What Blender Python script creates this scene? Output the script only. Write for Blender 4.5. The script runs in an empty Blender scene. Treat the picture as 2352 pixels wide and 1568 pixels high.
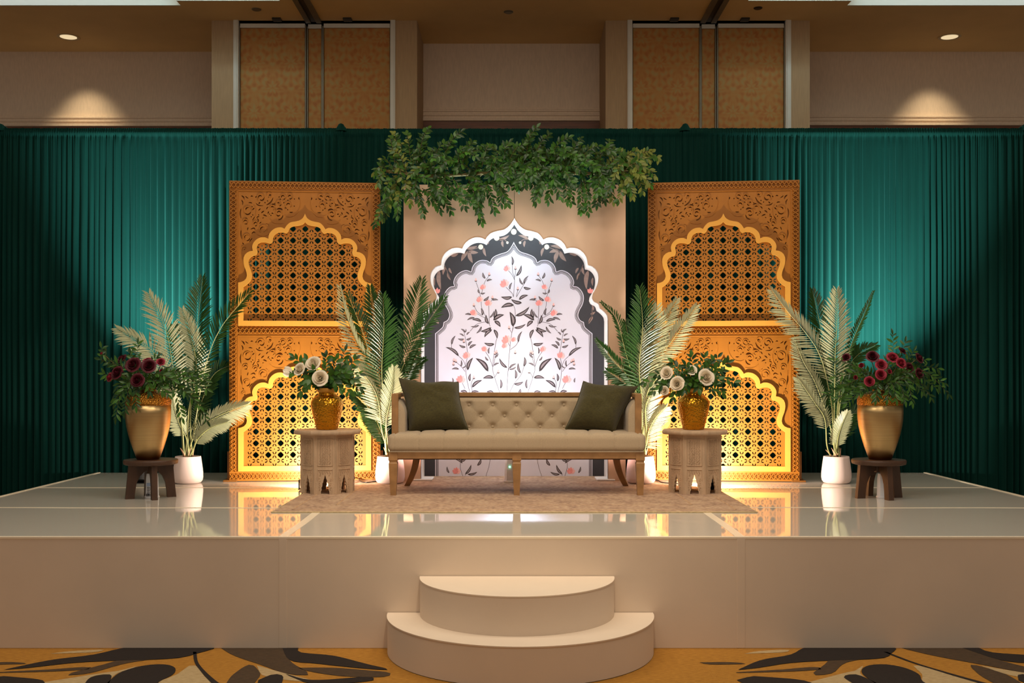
import bpy, bmesh, math, random
from mathutils import Vector, Matrix, Quaternion, noise
from mathutils.geometry import tessellate_polygon

random.seed(7)
rnd = random.random
uni = random.uniform
PI = math.pi
scene = bpy.context.scene
COL = scene.collection

# ------------------------------------------------------------------ camera
FPX = 2440.0            # focal length in pixels of the 2352 px wide frame
CAMZ = 1.487
HOR = 855.0
cam_d = bpy.data.cameras.new('camera')
cam = bpy.data.objects.new('camera', cam_d)
COL.objects.link(cam)
cam.location = (0, 0, CAMZ)
cam.rotation_euler = (PI / 2, 0, 0)
cam_d.sensor_width = 36.0
cam_d.lens = 36.0 * FPX / 2352.0
cam_d.shift_y = (HOR - 784.0) / 2352.0
cam_d.clip_end = 100
scene.camera = cam


def P(px, py, D):
    return Vector(((px - 1176.0) * D / FPX, D, CAMZ - (py - HOR) * D / FPX))


# ------------------------------------------------------------------ view, world, room light
vs = scene.view_settings
vs.view_transform = 'Standard'
vs.look = 'None'
vs.gamma = 1.0
vs.use_curve_mapping = False
vs.exposure = 0.0

world = bpy.data.worlds.new('world')
scene.world = world
world.use_nodes = True
bg = world.node_tree.nodes['Background']
bg.inputs[0].default_value = (1.0, 0.84, 0.68, 1)
bg.inputs[1].default_value = 0.245


def aim(o, target):
    o.rotation_euler = (Vector(target) - o.location).to_track_quat('-Z', 'Y').to_euler()


def area(name, loc, target, size, power, color, size_y=None):
    l = bpy.data.lights.new(name, 'AREA')
    l.energy = power
    l.color = color
    l.shape = 'RECTANGLE'
    l.size = size
    l.size_y = size_y or size
    o = bpy.data.objects.new(name, l)
    COL.objects.link(o)
    o.location = loc
    aim(o, target)
    return o


def spot(name, loc, target, power, color, angle, blend=0.6, radius=0.04):
    l = bpy.data.lights.new(name, 'SPOT')
    l.energy = power
    l.color = color
    l.spot_size = math.radians(angle)
    l.spot_blend = blend
    l.shadow_soft_size = radius
    o = bpy.data.objects.new(name, l)
    COL.objects.link(o)
    o.location = loc
    aim(o, target)
    return o


# ballroom ceiling fixtures (out of frame, above the dance floor)
area('ballroom_light', (0, 2.6, 5.2), (0, 6.6, 0.4), 4.0, 52, (1.0, 0.84, 0.67), 2.0)
area('stage_ceiling_light', (0, 5.5, 5.2), (0, 5.7, 0.0), 7.0, 166, (1.0, 0.86, 0.70), 1.2)
# stage wash from above
spot('stage_wash', (0.2, 3.2, 5.1), (0.05, 6.9, 0.55), 330, (1.0, 0.80, 0.56), 42, 0.9, 0.12)
# warm uplights on the floor behind the two carved tables (power of the fixtures built below)
WARM = (1.0, 0.87, 0.72)
UPL = Vector((-1.555, 8.06, 0.70))
UPR = Vector((1.505, 8.06, 0.70))
spot('uplight_lamp', UPL, (-1.60, 8.66, 1.22), 150, WARM, 165, 0.35, 0.045)
spot('uplight_beam', UPL, (-1.66, 8.66, 2.7), 100, WARM, 104, 1.0, 0.03)
spot('uplight_lamp', UPR, (1.66, 8.66, 1.22), 150, WARM, 165, 0.35, 0.045)
spot('uplight_beam', UPR, (1.68, 8.66, 2.7), 100, WARM, 104, 1.0, 0.03)
# cool white uplight at the foot of the arched niche
spot('niche_lamp', (0.005, 8.60, 0.815), (0.005, 9.04, 1.55), 36, (0.76, 0.88, 1.0), 120, 0.7, 0.04)
spot('garland_lamp', (0.02, 8.50, 0.83), (0.05, 8.46, 3.0), 520, (0.74, 0.95, 1.0), 50, 0.9, 0.04)
# pinkish uplights tucked behind the ends of the sofa
PINK = (1.0, 0.58, 0.50)
spot('sofa_end_lamp', (-0.66, 8.34, 0.68), (-0.72, 8.68, 1.9), 17, PINK, 140, 0.6, 0.04)
spot('sofa_end_lamp', (0.74, 8.34, 0.68), (0.80, 8.68, 1.9), 6, PINK, 140, 0.6, 0.04)
# cool uplights under the stools washing the drape
COOL = (0.80, 1.0, 0.98)
spot('drape_lamp', (-2.97, 8.62, 0.70), (-3.03, 9.5, 2.60), 1300, COOL, 58, 1.0, 0.05)
spot('drape_lamp', (3.03, 8.62, 0.70), (3.17, 9.5, 2.60), 1300, COOL, 58, 1.0, 0.05)


# ------------------------------------------------------------------ helpers
def tag(o, label=None, cat=None, group=None, kind=None):
    if label:
        o['label'] = label
    if cat:
        o['category'] = cat
    if group:
        o['group'] = group
    if kind:
        o['kind'] = kind
    return o


def empty(name, loc, rz=0.0, label=None, cat=None, group=None):
    o = bpy.data.objects.new(name, None)
    o.empty_display_size = 0.05
    COL.objects.link(o)
    o.location = loc
    o.rotation_euler = (0, 0, rz)
    tag(o, label, cat, group)
    return o


def link_mesh(name, me, parent=None, loc=(0, 0, 0)):
    o = bpy.data.objects.new(name, me)
    COL.objects.link(o)
    o.location = loc
    if parent is not None:
        o.parent = parent
    return o


class MB:
    def __init__(s):
        s.v = []
        s.f = []

    def add(s, verts, faces):
        n = len(s.v)
        s.v.extend([tuple(p) for p in verts])
        s.f.extend([tuple(i + n for i in q) for q in faces])
        return s

    def box(s, x0, x1, y0, y1, z0, z1):
        v = [(x0, y0, z0), (x1, y0, z0), (x1, y1, z0), (x0, y1, z0), (x0, y0, z1), (x1, y0, z1), (x1, y1, z1), (x0, y1, z1)]
        f = [(0, 3, 2, 1), (4, 5, 6, 7), (0, 1, 5, 4), (1, 2, 6, 5), (2, 3, 7, 6), (3, 0, 4, 7)]
        return s.add(v, f)

    def rbox(s, x0, x1, y0, y1, z0, z1, b=0.004, seg=1):
        bm = bmesh.new()
        m = MB().box(x0, x1, y0, y1, z0, z1)
        vs_ = [bm.verts.new(p) for p in m.v]
        for q in m.f:
            bm.faces.new([vs_[i] for i in q])
        bmesh.ops.bevel(bm, geom=list(bm.edges), offset=b, segments=seg, affect='EDGES', profile=0.5)
        bm.verts.index_update()
        s.add([v.co[:] for v in bm.verts], [[v.index for v in f.verts] for f in bm.faces])
        bm.free()
        return s

    def lathe(s, prof, n=32, cx=0, cy=0, rfn=None):
        n0 = len(s.v)
        for r, z in prof:
            for i in range(n):
                a = 2 * PI * i / n
                rr = r if rfn is None else rfn(r, z, a)
                s.v.append((cx + rr * math.cos(a), cy + rr * math.sin(a), z))
        for j in range(len(prof) - 1):
            for i in range(n):
                k = (i + 1) % n
                s.f.append((n0 + j * n + i, n0 + j * n + k, n0 + (j + 1) * n + k, n0 + (j + 1) * n + i))
        if prof[0][0] > 1e-6:
            s.f.append(tuple(n0 + i for i in range(n))[::-1])
        if prof[-1][0] > 1e-6:
            s.f.append(tuple(n0 + (len(prof) - 1) * n + i for i in range(n)))
        return s

    def tube(s, pts, rad, n=6, cap=True):
        pts = [Vector(p) for p in pts]
        m = len(pts)
        if not isinstance(rad, (list, tuple)):
            rad = [rad] * m
        n0 = len(s.v)
        up = Vector((0.31, 0.77, 0.55)).normalized()
        for j, p in enumerate(pts):
            t = (pts[min(j + 1, m - 1)] - pts[max(j - 1, 0)])
            if t.length < 1e-9:
                t = Vector((0, 0, 1))
            t.normalize()
            a = t.cross(up)
            if a.length < 1e-3:
                a = t.cross(Vector((1, 0, 0)))
            a.normalize()
            b = t.cross(a)
            for i in range(n):
                q = 2 * PI * i / n
                s.v.append(tuple(p + (a * math.cos(q) + b * math.sin(q)) * rad[j]))
        for j in range(m - 1):
            for i in range(n):
                k = (i + 1) % n
                s.f.append((n0 + j * n + i, n0 + j * n + k, n0 + (j + 1) * n + k, n0 + (j + 1) * n + i))
        if cap:
            s.f.append(tuple(n0 + i for i in range(n))[::-1])
            s.f.append(tuple(n0 + (m - 1) * n + i for i in range(n)))
        return s

    def prism(s, poly, y0, y1):
        """polygon in (x,z) extruded from y0 (front) to y1"""
        tri = tessellate_polygon([[Vector((x, z, 0)) for x, z in poly]])
        n = len(poly)
        vv = [(x, y0, z) for x, z in poly] + [(x, y1, z) for x, z in poly]
        ff = []
        for a, b, c in tri:
            A, B, C = [Vector(poly[i]) for i in (a, b, c)]
            cr = (B - A).x * (C - A).y - (B - A).y * (C - A).x
            if cr < 0:
                a, c = c, a
            ff.append((a, b, c))
            ff.append((c + n, b + n, a + n))
        ar = sum(poly[i][0] * poly[(i + 1) % n][1] - poly[(i + 1) % n][0] * poly[i][1] for i in range(n))
        for i in range(n):
            k = (i + 1) % n
            q = (k, i, i + n, k + n)
            ff.append(q if ar > 0 else q[::-1])
        return s.add(vv, ff)

    def flat(s, poly, y):
        """single-sided polygon in (x,z) facing -y"""
        tri = tessellate_polygon([[Vector((x, z, 0)) for x, z in poly]])
        ff = []
        for a, b, c in tri:
            A, B, C = [Vector(poly[i]) for i in (a, b, c)]
            cr = (B - A).x * (C - A).y - (B - A).y * (C - A).x
            ff.append((c, b, a) if cr < 0 else (a, b, c))
        return s.add([(x, y, z) for x, z in poly], ff)

    def ridge(s, pts, w, h, y0):
        """raised ridge on a plane facing -y; pts in (x,z), w half width list or value"""
        m = len(pts)
        if not isinstance(w, (list, tuple)):
            w = [w] * m
        n0 = len(s.v)
        for j in range(m):
            a = Vector(pts[max(j - 1, 0)])
            b = Vector(pts[min(j + 1, m - 1)])
            t = (b - a)
            if t.length < 1e-9:
                t = Vector((1, 0))
            t.normalize()
            nx, nz = -t.y, t.x
            x, z = pts[j]
            hh = h * min(1, w[j] / max(max(w), 1e-6) + 0.2)
            s.v += [(x + nx * w[j], y0, z + nz * w[j]), (x + nx * w[j] * .62, y0 - hh, z + nz * w[j] * .62),
                    (x - nx * w[j] * .62, y0 - hh, z - nz * w[j] * .62), (x - nx * w[j], y0, z - nz * w[j])]
        for j in range(m - 1):
            p, q = n0 + j * 4, n0 + (j + 1) * 4
            for i in range(3):
                s.f.append((p + i, p + i + 1, q + i + 1, q + i))
        s.f.append((n0, n0 + 1, n0 + 2, n0 + 3)[::-1])
        e = n0 + (m - 1) * 4
        s.f.append((e, e + 1, e + 2, e + 3))
        return s

    def grid(s, fn, nu, nv, flip=False):
        n0 = len(s.v)
        for j in range(nv + 1):
            for i in range(nu + 1):
                s.v.append(tuple(fn(i / nu, j / nv)))
        for j in range(nv):
            for i in range(nu):
                a = n0 + j * (nu + 1) + i
                q = (a, a + 1, a + nu + 2, a + nu + 1)
                s.f.append(q[::-1] if flip else q)
        return s

    def mesh(s, name, mats, smooth=False):
        me = bpy.data.meshes.new(name)
        me.from_pydata(s.v, [], s.f)
        if not isinstance(mats, (list, tuple)):
            mats = [mats]
        for m in mats:
            me.materials.append(m)
        if smooth:
            me.polygons.foreach_set('use_smooth', [True] * len(me.polygons))
        me.update()
        return me

    def build(s, name, mat, parent=None, smooth=False, loc=(0, 0, 0), auto=None):
        me = s.mesh(name, mat, smooth or auto is not None)
        if auto is not None:
            bm = bmesh.new()
            bm.from_mesh(me)
            bmesh.ops.remove_doubles(bm, verts=bm.verts, dist=1e-5)
            lim = math.radians(auto)
            for e in bm.edges:
                if len(e.link_faces) == 2 and e.calc_face_angle(0) > lim:
                    e.smooth = False
            bm.to_mesh(me)
            bm.free()
        return link_mesh(name, me, parent, loc)


def crom(pts, n):
    """Catmull-Rom through pts, n samples per span"""
    pts = [Vector(p) for p in pts]
    out = []
    for i in range(len(pts) - 1):
        p0 = pts[i - 1] if i > 0 else pts[i] * 2 - pts[i + 1]
        p1, p2 = pts[i], pts[i + 1]
        p3 = pts[i + 2] if i + 2 < len(pts) else pts[i + 1] * 2 - pts[i]
        for k in range(n):
            t = k / n
            out.append(0.5 * (2 * p1 + (p2 - p0) * t + (2 * p0 - 5 * p1 + 4 * p2 - p3) * t * t + (3 * p1 - p0 - 3 * p2 + p3) * t ** 3))
    out.append(pts[-1].copy())
    return out


def resample(pts, n):
    pts = [Vector(p) for p in pts]
    L = [0]
    for i in range(1, len(pts)):
        L.append(L[-1] + (pts[i] - pts[i - 1]).length)
    out = []
    j = 0
    for k in range(n + 1):
        d = L[-1] * k / n
        while j < len(L) - 2 and L[j + 1] < d:
            j += 1
        t = (d - L[j]) / max(L[j + 1] - L[j], 1e-9)
        out.append(pts[j].lerp(pts[j + 1], min(max(t, 0), 1)))
    return out


# ------------------------------------------------------------------ materials
def srgb(r, g, b):
    def c(x):
        x /= 255.0
        return x / 12.92 if x <= 0.04045 else ((x + 0.055) / 1.055) ** 2.4
    return (c(r), c(g), c(b), 1.0)


def new_mat(name):
    m = bpy.data.materials.new(name)
    m.use_nodes = True
    nt = m.node_tree
    return m, nt, nt.nodes['Principled BSDF']


def N(nt, kind, **kw):
    n = nt.nodes.new(kind)
    for k, v in kw.items():
        setattr(n, k, v)
    return n


def obj_coord(nt, scale=(1, 1, 1), kind='Object'):
    tc = N(nt, 'ShaderNodeTexCoord')
    mp = N(nt, 'ShaderNodeMapping')
    mp.inputs['Scale'].default_value = scale
    nt.links.new(tc.outputs[kind], mp.inputs['Vector'])
    return mp.outputs['Vector']


def mat(name, col, rough=0.6, metal=0.0, var=0.0, vscale=8.0, stretch=(1, 1, 1), bump=0.0, bscale=60.0, bstretch=None, spec=0.5,
        col2=None, sheen=0.0, coat=0.0, detail=4.0):
    m, nt, b = new_mat(name)
    b.inputs['Base Color'].default_value = col
    b.inputs['Roughness'].default_value = rough
    b.inputs['Metallic'].default_value = metal
    b.inputs['Specular IOR Level'].default_value = spec
    b.inputs['Sheen Weight'].default_value = sheen
    b.inputs['Coat Weight'].default_value = coat
    if var > 0 or col2:
        v = obj_coord(nt, stretch)
        n = N(nt, 'ShaderNodeTexNoise')
        n.inputs['Scale'].default_value = vscale
        n.inputs['Detail'].default_value = detail
        nt.links.new(v, n.inputs['Vector'])
        r = N(nt, 'ShaderNodeValToRGB')
        c2 = col2 or tuple(min(1, c * (1 + var)) for c in col[:3]) + (1,)
        c1 = col if col2 else tuple(c * (1 - var) for c in col[:3]) + (1,)
        r.color_ramp.elements[0].position = 0.32
        r.color_ramp.elements[1].position = 0.68
        r.color_ramp.elements[0].color = c1
        r.color_ramp.elements[1].color = c2
        nt.links.new(n.outputs['Fac'], r.inputs['Fac'])
        nt.links.new(r.outputs['Color'], b.inputs['Base Color'])
    if bump > 0:
        v = obj_coord(nt, bstretch or (1, 1, 1))
        n = N(nt, 'ShaderNodeTexNoise')
        n.inputs['Scale'].default_value = bscale
        n.inputs['Detail'].default_value = 3
        nt.links.new(v, n.inputs['Vector'])
        bp = N(nt, 'ShaderNodeBump')
        bp.inputs['Strength'].default_value = bump
        bp.inputs['Distance'].default_value = 0.01
        nt.links.new(n.outputs['Fac'], bp.inputs['Height'])
        nt.links.new(bp.outputs['Normal'], b.inputs['Normal'])
    return m


M = {}
M['wall'] = mat('beige_wallcovering', srgb(226, 204, 182), 0.8, var=0.05, vscale=60, stretch=(1, 1, .2), bump=.15, bscale=220)
M['pier'] = mat('linen_wallcovering', srgb(178, 150, 116), 0.8, var=0.08, vscale=90, stretch=(1, 1, .06), bump=.15, bscale=220)
M['ceiling'] = mat('tan_ceiling_paint', srgb(240, 208, 148), 0.75, var=0.03, vscale=3)
M['white_paint'] = mat('white_ceiling_paint', srgb(232, 236, 228), 0.6)
M['white_metal'] = mat('white_metal_trim', srgb(214, 212, 204), 0.45, var=.04, vscale=6)
M['grey_metal'] = mat('grey_metal', srgb(120, 114, 100), 0.4, metal=.5, var=.08, vscale=12)
M['dark_metal'] = mat('dark_metal', srgb(52, 46, 38), 0.45, metal=.4, var=.1, vscale=12)
M['wainscot'] = mat('reddish_wood', srgb(104, 54, 26), 0.45, var=.25, vscale=5, stretch=(1, 1, 8))
M['skirt'] = mat('ivory_skirt', srgb(222, 204, 184), 0.75, var=.025, vscale=3, bump=.05, bscale=500)
M['gloss'] = None
M['tape'] = mat('cream_seam_tape', srgb(236, 222, 198), 0.4, var=.02, vscale=6)
M['step'] = mat('ivory_step_paint', srgb(226, 208, 186), 0.6, var=.02, vscale=4)
M['beige_board'] = mat('beige_board', srgb(206, 172, 144), 0.75, var=.04, vscale=4, bump=.06, bscale=700)
M['white_reveal'] = mat('white_foam_edge', srgb(240, 238, 236), 0.6, var=.02, vscale=10)
M['print_field'] = mat('print_pale_field', srgb(220, 218, 234), 0.65, var=.015, vscale=6)
M['print_dark'] = mat('print_charcoal', srgb(54, 54, 60), 0.6, var=.04, vscale=20)
M['print_black'] = mat('print_ink', srgb(58, 50, 54), 0.6, var=.08, vscale=60)
M['print_grey'] = mat('print_grey_leaf', srgb(150, 138, 146), 0.6, var=.1, vscale=60)
M['print_taupe'] = mat('print_taupe_leaf', srgb(150, 126, 118), 0.6, var=.12, vscale=40)
M['print_coral'] = mat('print_coral', srgb(240, 152, 150), 0.6, var=.1, vscale=60)
M['print_blush'] = mat('print_blush', srgb(248, 194, 194), 0.6, var=.05, vscale=60)
M['gold_screen'] = mat('gold_screen_paint', srgb(154, 96, 26), 0.42, metal=.25, var=.05, vscale=14)
M['gold_band'] = mat('pale_gold_paint', srgb(210, 152, 62), 0.42, metal=.2, var=.03, vscale=10)
M['foot_brown'] = mat('bronze_foot', srgb(120, 74, 26), 0.4, metal=.3, var=.1, vscale=12)
M['linen'] = mat('oatmeal_linen', srgb(178, 158, 130), 0.9, var=.07, vscale=120, stretch=(1, 1, 2.5), bump=.25, bscale=500, sheen=.2)
M['oak'] = mat('limed_oak', srgb(158, 118, 74), 0.5, var=.16, vscale=14, stretch=(1, 1, 1), bump=.1, bscale=60, bstretch=(1, 8, 8))
M['olive'] = mat('olive_chenille', srgb(66, 60, 24), 0.95, var=.25, vscale=70, stretch=(1, 1, 2), bump=.5, bscale=260, sheen=.15)
M['washed'] = mat('whitewashed_wood', srgb(190, 162, 132), 0.7, var=.16, vscale=16, stretch=(1, 1, .35), bump=.2, bscale=90)
M['darkwood'] = mat('dark_walnut', srgb(72, 46, 28), 0.5, var=.3, vscale=16, stretch=(1, 1, .25), bump=.15, bscale=70)
M['pot'] = mat('white_ceramic', srgb(228, 204, 196), 0.5, var=.015, vscale=5)
M['soil'] = mat('dark_soil', srgb(52, 36, 24), 0.95, var=.4, vscale=60, bump=.8, bscale=80)
M['cane'] = mat('palm_cane', srgb(150, 152, 96), 0.55, var=.2, vscale=20, stretch=(1, 1, .3))
M['sheath'] = mat('palm_sheath', srgb(196, 150, 118), 0.6, var=.15, vscale=20)
M['stem'] = mat('brown_twig', srgb(96, 84, 40), 0.7, var=.2, vscale=20)
M['rose_white'] = mat('ivory_petal', srgb(240, 228, 204), 0.6, var=.04, vscale=20)
M['rose_red'] = mat('burgundy_petal', srgb(84, 8, 28), 0.6, var=.35, vscale=20)
M['rose_pink'] = mat('crimson_petal', srgb(150, 34, 56), 0.6, var=.3, vscale=25)
M['black_plastic'] = mat('black_plastic', srgb(24, 22, 22), 0.45, var=.1, vscale=12)
M['white_plastic'] = mat('white_plastic', srgb(232, 232, 236), 0.4, var=.015, vscale=8)
M['label_blue'] = mat('pale_blue_label', srgb(160, 178, 210), 0.6, var=.05, vscale=12)
M['ink'] = mat('black_label_ink', srgb(30, 30, 34), 0.6, var=.05, vscale=12)
M['cable'] = mat('black_cable', srgb(20, 18, 18), 0.5, var=.05, vscale=12)
M['can_trim'] = mat('downlight_trim', srgb(216, 196, 152), 0.35, metal=.3, var=.03, vscale=8)


def gloss_mat():
    m, nt, b = new_mat('glossy_white_vinyl')
    b.inputs['Base Color'].default_value = srgb(206, 200, 188)
    b.inputs['Roughness'].default_value = 0.045
    b.inputs['Specular IOR Level'].default_value = 1.0
    b.inputs['IOR'].default_value = 1.62
    v = obj_coord(nt, (1, 1, 1))
    n = N(nt, 'ShaderNodeTexNoise')
    n.inputs['Scale'].default_value = 2.2
    n.inputs['Detail'].default_value = 1
    nt.links.new(v, n.inputs['Vector'])
    bp = N(nt, 'ShaderNodeBump')
    bp.inputs['Strength'].default_value = 0.02
    bp.inputs['Distance'].default_value = 0.02
    nt.links.new(n.outputs['Fac'], bp.inputs['Height'])
    nt.links.new(bp.outputs['Normal'], b.inputs['Normal'])
    return m


M['gloss'] = gloss_mat()


def velvet_mat():
    m, nt, b = new_mat('green_velvet')
    b.inputs['Roughness'].default_value = 0.75
    b.inputs['Sheen Weight'].default_value = 0.14
    b.inputs['Sheen Tint'].default_value = (0.15, 0.75, 0.65, 1)
    b.inputs['Sheen Roughness'].default_value = 0.5
    b.inputs['Specular IOR Level'].default_value = 0.1
    v = obj_coord(nt, (1, 1, .15))
    n = N(nt, 'ShaderNodeTexNoise')
    n.inputs['Scale'].default_value = 14
    n.inputs['Detail'].default_value = 4
    nt.links.new(v, n.inputs['Vector'])
    r = N(nt, 'ShaderNodeValToRGB')
    r.color_ramp.elements[0].color = srgb(0, 38, 33)
    r.color_ramp.elements[1].color = srgb(1, 50, 44)
    nt.links.new(n.outputs['Fac'], r.inputs['Fac'])
    nt.links.new(r.outputs['Color'], b.inputs['Base Color'])
    return m


M['velvet'] = velvet_mat()


def leaf_mat(name, top, under, rough=0.45, var=.25):
    m, nt, b = new_mat(name)
    b.inputs['Roughness'].default_value = rough
    b.inputs['Specular IOR Level'].default_value = 0.4
    oi = N(nt, 'ShaderNodeObjectInfo')
    v = obj_coord(nt, (1, 1, 1), 'Generated')
    n = N(nt, 'ShaderNodeTexNoise')
    n.inputs['Scale'].default_value = 5
    nt.links.new(v, n.inputs['Vector'])
    mx = N(nt, 'ShaderNodeMix', data_type='RGBA')
    mx.inputs[6].default_value = top
    mx.inputs[7].default_value = under
    g = N(nt, 'ShaderNodeNewGeometry')
    nt.links.new(g.outputs['Backfacing'], mx.inputs[0])
    hs = N(nt, 'ShaderNodeHueSaturation')
    ad = N(nt, 'ShaderNodeMath', operation='ADD')
    nt.links.new(oi.outputs['Random'], ad.inputs[0])
    nt.links.new(n.outputs['Fac'], ad.inputs[1])
    mr = N(nt, 'ShaderNodeMapRange')
    mr.inputs['From Max'].default_value = 1.6
    mr.inputs['To Min'].default_value = 1 - var
    mr.inputs['To Max'].default_value = 1 + var
    nt.links.new(ad.outputs[0], mr.inputs['Value'])
    nt.links.new(mr.outputs['Result'], hs.inputs['Value'])
    nt.links.new(mx.outputs[2], hs.inputs['Color'])
    nt.links.new(hs.outputs['Color'], b.inputs['Base Color'])
    tr = N(nt, 'ShaderNodeBsdfTranslucent')
    nt.links.new(hs.outputs['Color'], tr.inputs['Color'])
    ms = N(nt, 'ShaderNodeMixShader')
    ms.inputs[0].default_value = 0.22
    out = nt.nodes['Material Output']
    nt.links.new(b.outputs[0], ms.inputs[1])
    nt.links.new(tr.outputs[0], ms.inputs[2])
    nt.links.new(ms.outputs[0], out.inputs['Surface'])
    return m


M['palm'] = leaf_mat('palm_leaf', srgb(44, 80, 32), srgb(172, 176, 138), 0.36, .2)  # underside: paler leaf back, with light on the fronds put into its colour
M['leaf'] = leaf_mat('green_leaf', srgb(62, 104, 36), srgb(92, 116, 66), 0.32, .45)
M['leaf_deep'] = leaf_mat('deep_green_leaf', srgb(40, 74, 32), srgb(72, 94, 56), 0.32, .45)
M['leaf_warm'] = leaf_mat('warm_tint_leaf', srgb(118, 130, 56), srgb(150, 156, 96), 0.45, .3)  # yellower green; its tint stands for warm light at the garland's right end


def metal_gold(name, col, rough, voro=0.0, vscale=60, brushed=False, dark_to=None):
    m, nt, b = new_mat(name)
    b.inputs['Base Color'].default_value = col
    b.inputs['Metallic'].default_value = 1.0
    b.inputs['Roughness'].default_value = rough
    if voro:
        v = obj_coord(nt)
        n = N(nt, 'ShaderNodeTexVoronoi')
        n.inputs['Scale'].default_value = vscale
        nt.links.new(v, n.inputs['Vector'])
        bp = N(nt, 'ShaderNodeBump')
        bp.inputs['Strength'].default_value = voro
        bp.inputs['Distance'].default_value = 0.006
        nt.links.new(n.outputs['Distance'], bp.inputs['Height'])
        nt.links.new(bp.outputs['Normal'], b.inputs['Normal'])
    if brushed:
        v = obj_coord(nt, (2, 2, 160))
        n = N(nt, 'ShaderNodeTexNoise')
        n.inputs['Scale'].default_value = 1.5
        n.inputs['Detail'].default_value = 3
        nt.links.new(v, n.inputs['Vector'])
        r = N(nt, 'ShaderNodeValToRGB')
        r.color_ramp.elements[0].color = tuple(c * .78 for c in col[:3]) + (1,)
        r.color_ramp.elements[1].color = tuple(min(1, c * 1.12) for c in col[:3]) + (1,)
        nt.links.new(n.outputs['Fac'], r.inputs['Fac'])
        # the colour darkens to brown in the lowest fingers of the vase
        tc = N(nt, 'ShaderNodeTexCoord')
        sx = N(nt, 'ShaderNodeSeparateXYZ')
        nt.links.new(tc.outputs['Object'], sx.inputs[0])
        mr = N(nt, 'ShaderNodeMapRange')
        mr.inputs['From Min'].default_value = 0.015
        mr.inputs['From Max'].default_value = 0.075
        nt.links.new(sx.outputs['Z'], mr.inputs['Value'])
        mx = N(nt, 'ShaderNodeMix', data_type='RGBA')
        mx.inputs[6].default_value = dark_to
        nt.links.new(mr.outputs['Result'], mx.inputs[0])
        nt.links.new(r.outputs['Color'], mx.inputs[7])
        nt.links.new(mx.outputs[2], b.inputs['Base Color'])
    return m


M['hammered'] = metal_gold('hammered_amber_gold', srgb(200, 142, 40), 0.22, .75, 70)
M['brushed_gold'] = metal_gold('brushed_champagne_gold', srgb(196, 166, 116), 0.36, brushed=True, dark_to=srgb(96, 60, 26))
M['mosaic_gold'] = metal_gold('beaten_gold_band', srgb(170, 116, 44), 0.22, 1.0, 110)


def damask_mat():
    m, nt, b = new_mat('damask_fabric')
    b.inputs['Roughness'].default_value = 0.7
    tc = N(nt, 'ShaderNodeTexCoord')
    sx = N(nt, 'ShaderNodeSeparateXYZ')
    nz = N(nt, 'ShaderNodeTexNoise')
    nz.inputs['Scale'].default_value = 9
    nt.links.new(tc.outputs['Object'], nz.inputs['Vector'])
    nt.links.new(tc.outputs['Object'], sx.inputs[0])

    def math_(op, a, b_=None):
        n = N(nt, 'ShaderNodeMath', operation=op)
        for i, q in enumerate((a, b_)):
            if q is None:
                continue
            if isinstance(q, (int, float)):
                n.inputs[i].default_value = q
            else:
                nt.links.new(q, n.inputs[i])
        return n.outputs[0]
    rings = []
    for ox, oz in ((0, 0), (0.2, 0.27)):
        u = math_('PINGPONG', math_('ADD', sx.outputs['X'], 40 + ox), 0.2)
        w = math_('SUBTRACT', math_('WRAP', math_('ADD', sx.outputs['Z'], oz), 0.54), 0.0)
        w = math_('MODULO', math_('ADD', sx.outputs['Z'], 10 + oz), 0.54)
        dw = math_('SUBTRACT', w, 0.27)
        ang = math_('ARCTAN2', dw, u)
        pet = math_('MULTIPLY', math_('SINE', math_('MULTIPLY', ang, 7.0)), 0.022)
        r = math_('SQRT', math_('ADD', math_('MULTIPLY', u, u), math_('MULTIPLY', math_('MULTIPLY', dw, dw), 0.62)))
        rr = math_('ADD', r, pet)
        rings.append(math_('SINE', math_('MULTIPLY', rr, 78.0)))
    tot = math_('ADD', math_('MULTIPLY', rings[0], 0.5), math_('MULTIPLY', rings[1], 0.5))
    tot = math_('ADD', tot, math_('MULTIPLY', math_('SUBTRACT', nz.outputs['Fac'], 0.5), 1.8))
    mr = N(nt, 'ShaderNodeMapRange')
    mr.inputs['From Min'].default_value = -0.9
    mr.inputs['From Max'].default_value = 0.9
    nt.links.new(tot, mr.inputs['Value'])
    r = N(nt, 'ShaderNodeValToRGB')
    r.color_ramp.elements[0].color = srgb(168, 104, 48)
    r.color_ramp.elements[1].color = srgb(168, 136, 78)
    e = r.color_ramp.elements.new(0.5)
    e.color = srgb(176, 124, 62)
    nt.links.new(mr.outputs['Result'], r.inputs['Fac'])
    nt.links.new(r.outputs['Color'], b.inputs['Base Color'])
    return m


M['damask'] = damask_mat()


def carpet_mat(name, c1, c2):
    return mat(name, c1, 0.95, col2=c2, vscale=34, stretch=(.9, 3.0, 1), detail=8, bump=.6, bscale=320)


M['carpet_gold'] = carpet_mat('gold_carpet', srgb(164, 110, 28), srgb(190, 134, 44))
M['carpet_dark'] = carpet_mat('espresso_carpet', srgb(24, 14, 8), srgb(36, 23, 14))
M['carpet_brown'] = carpet_mat('taupe_carpet', srgb(62, 45, 26), srgb(84, 63, 38))
M['carpet_cream'] = carpet_mat('cream_carpet', srgb(176, 150, 104), srgb(200, 174, 130))


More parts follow.
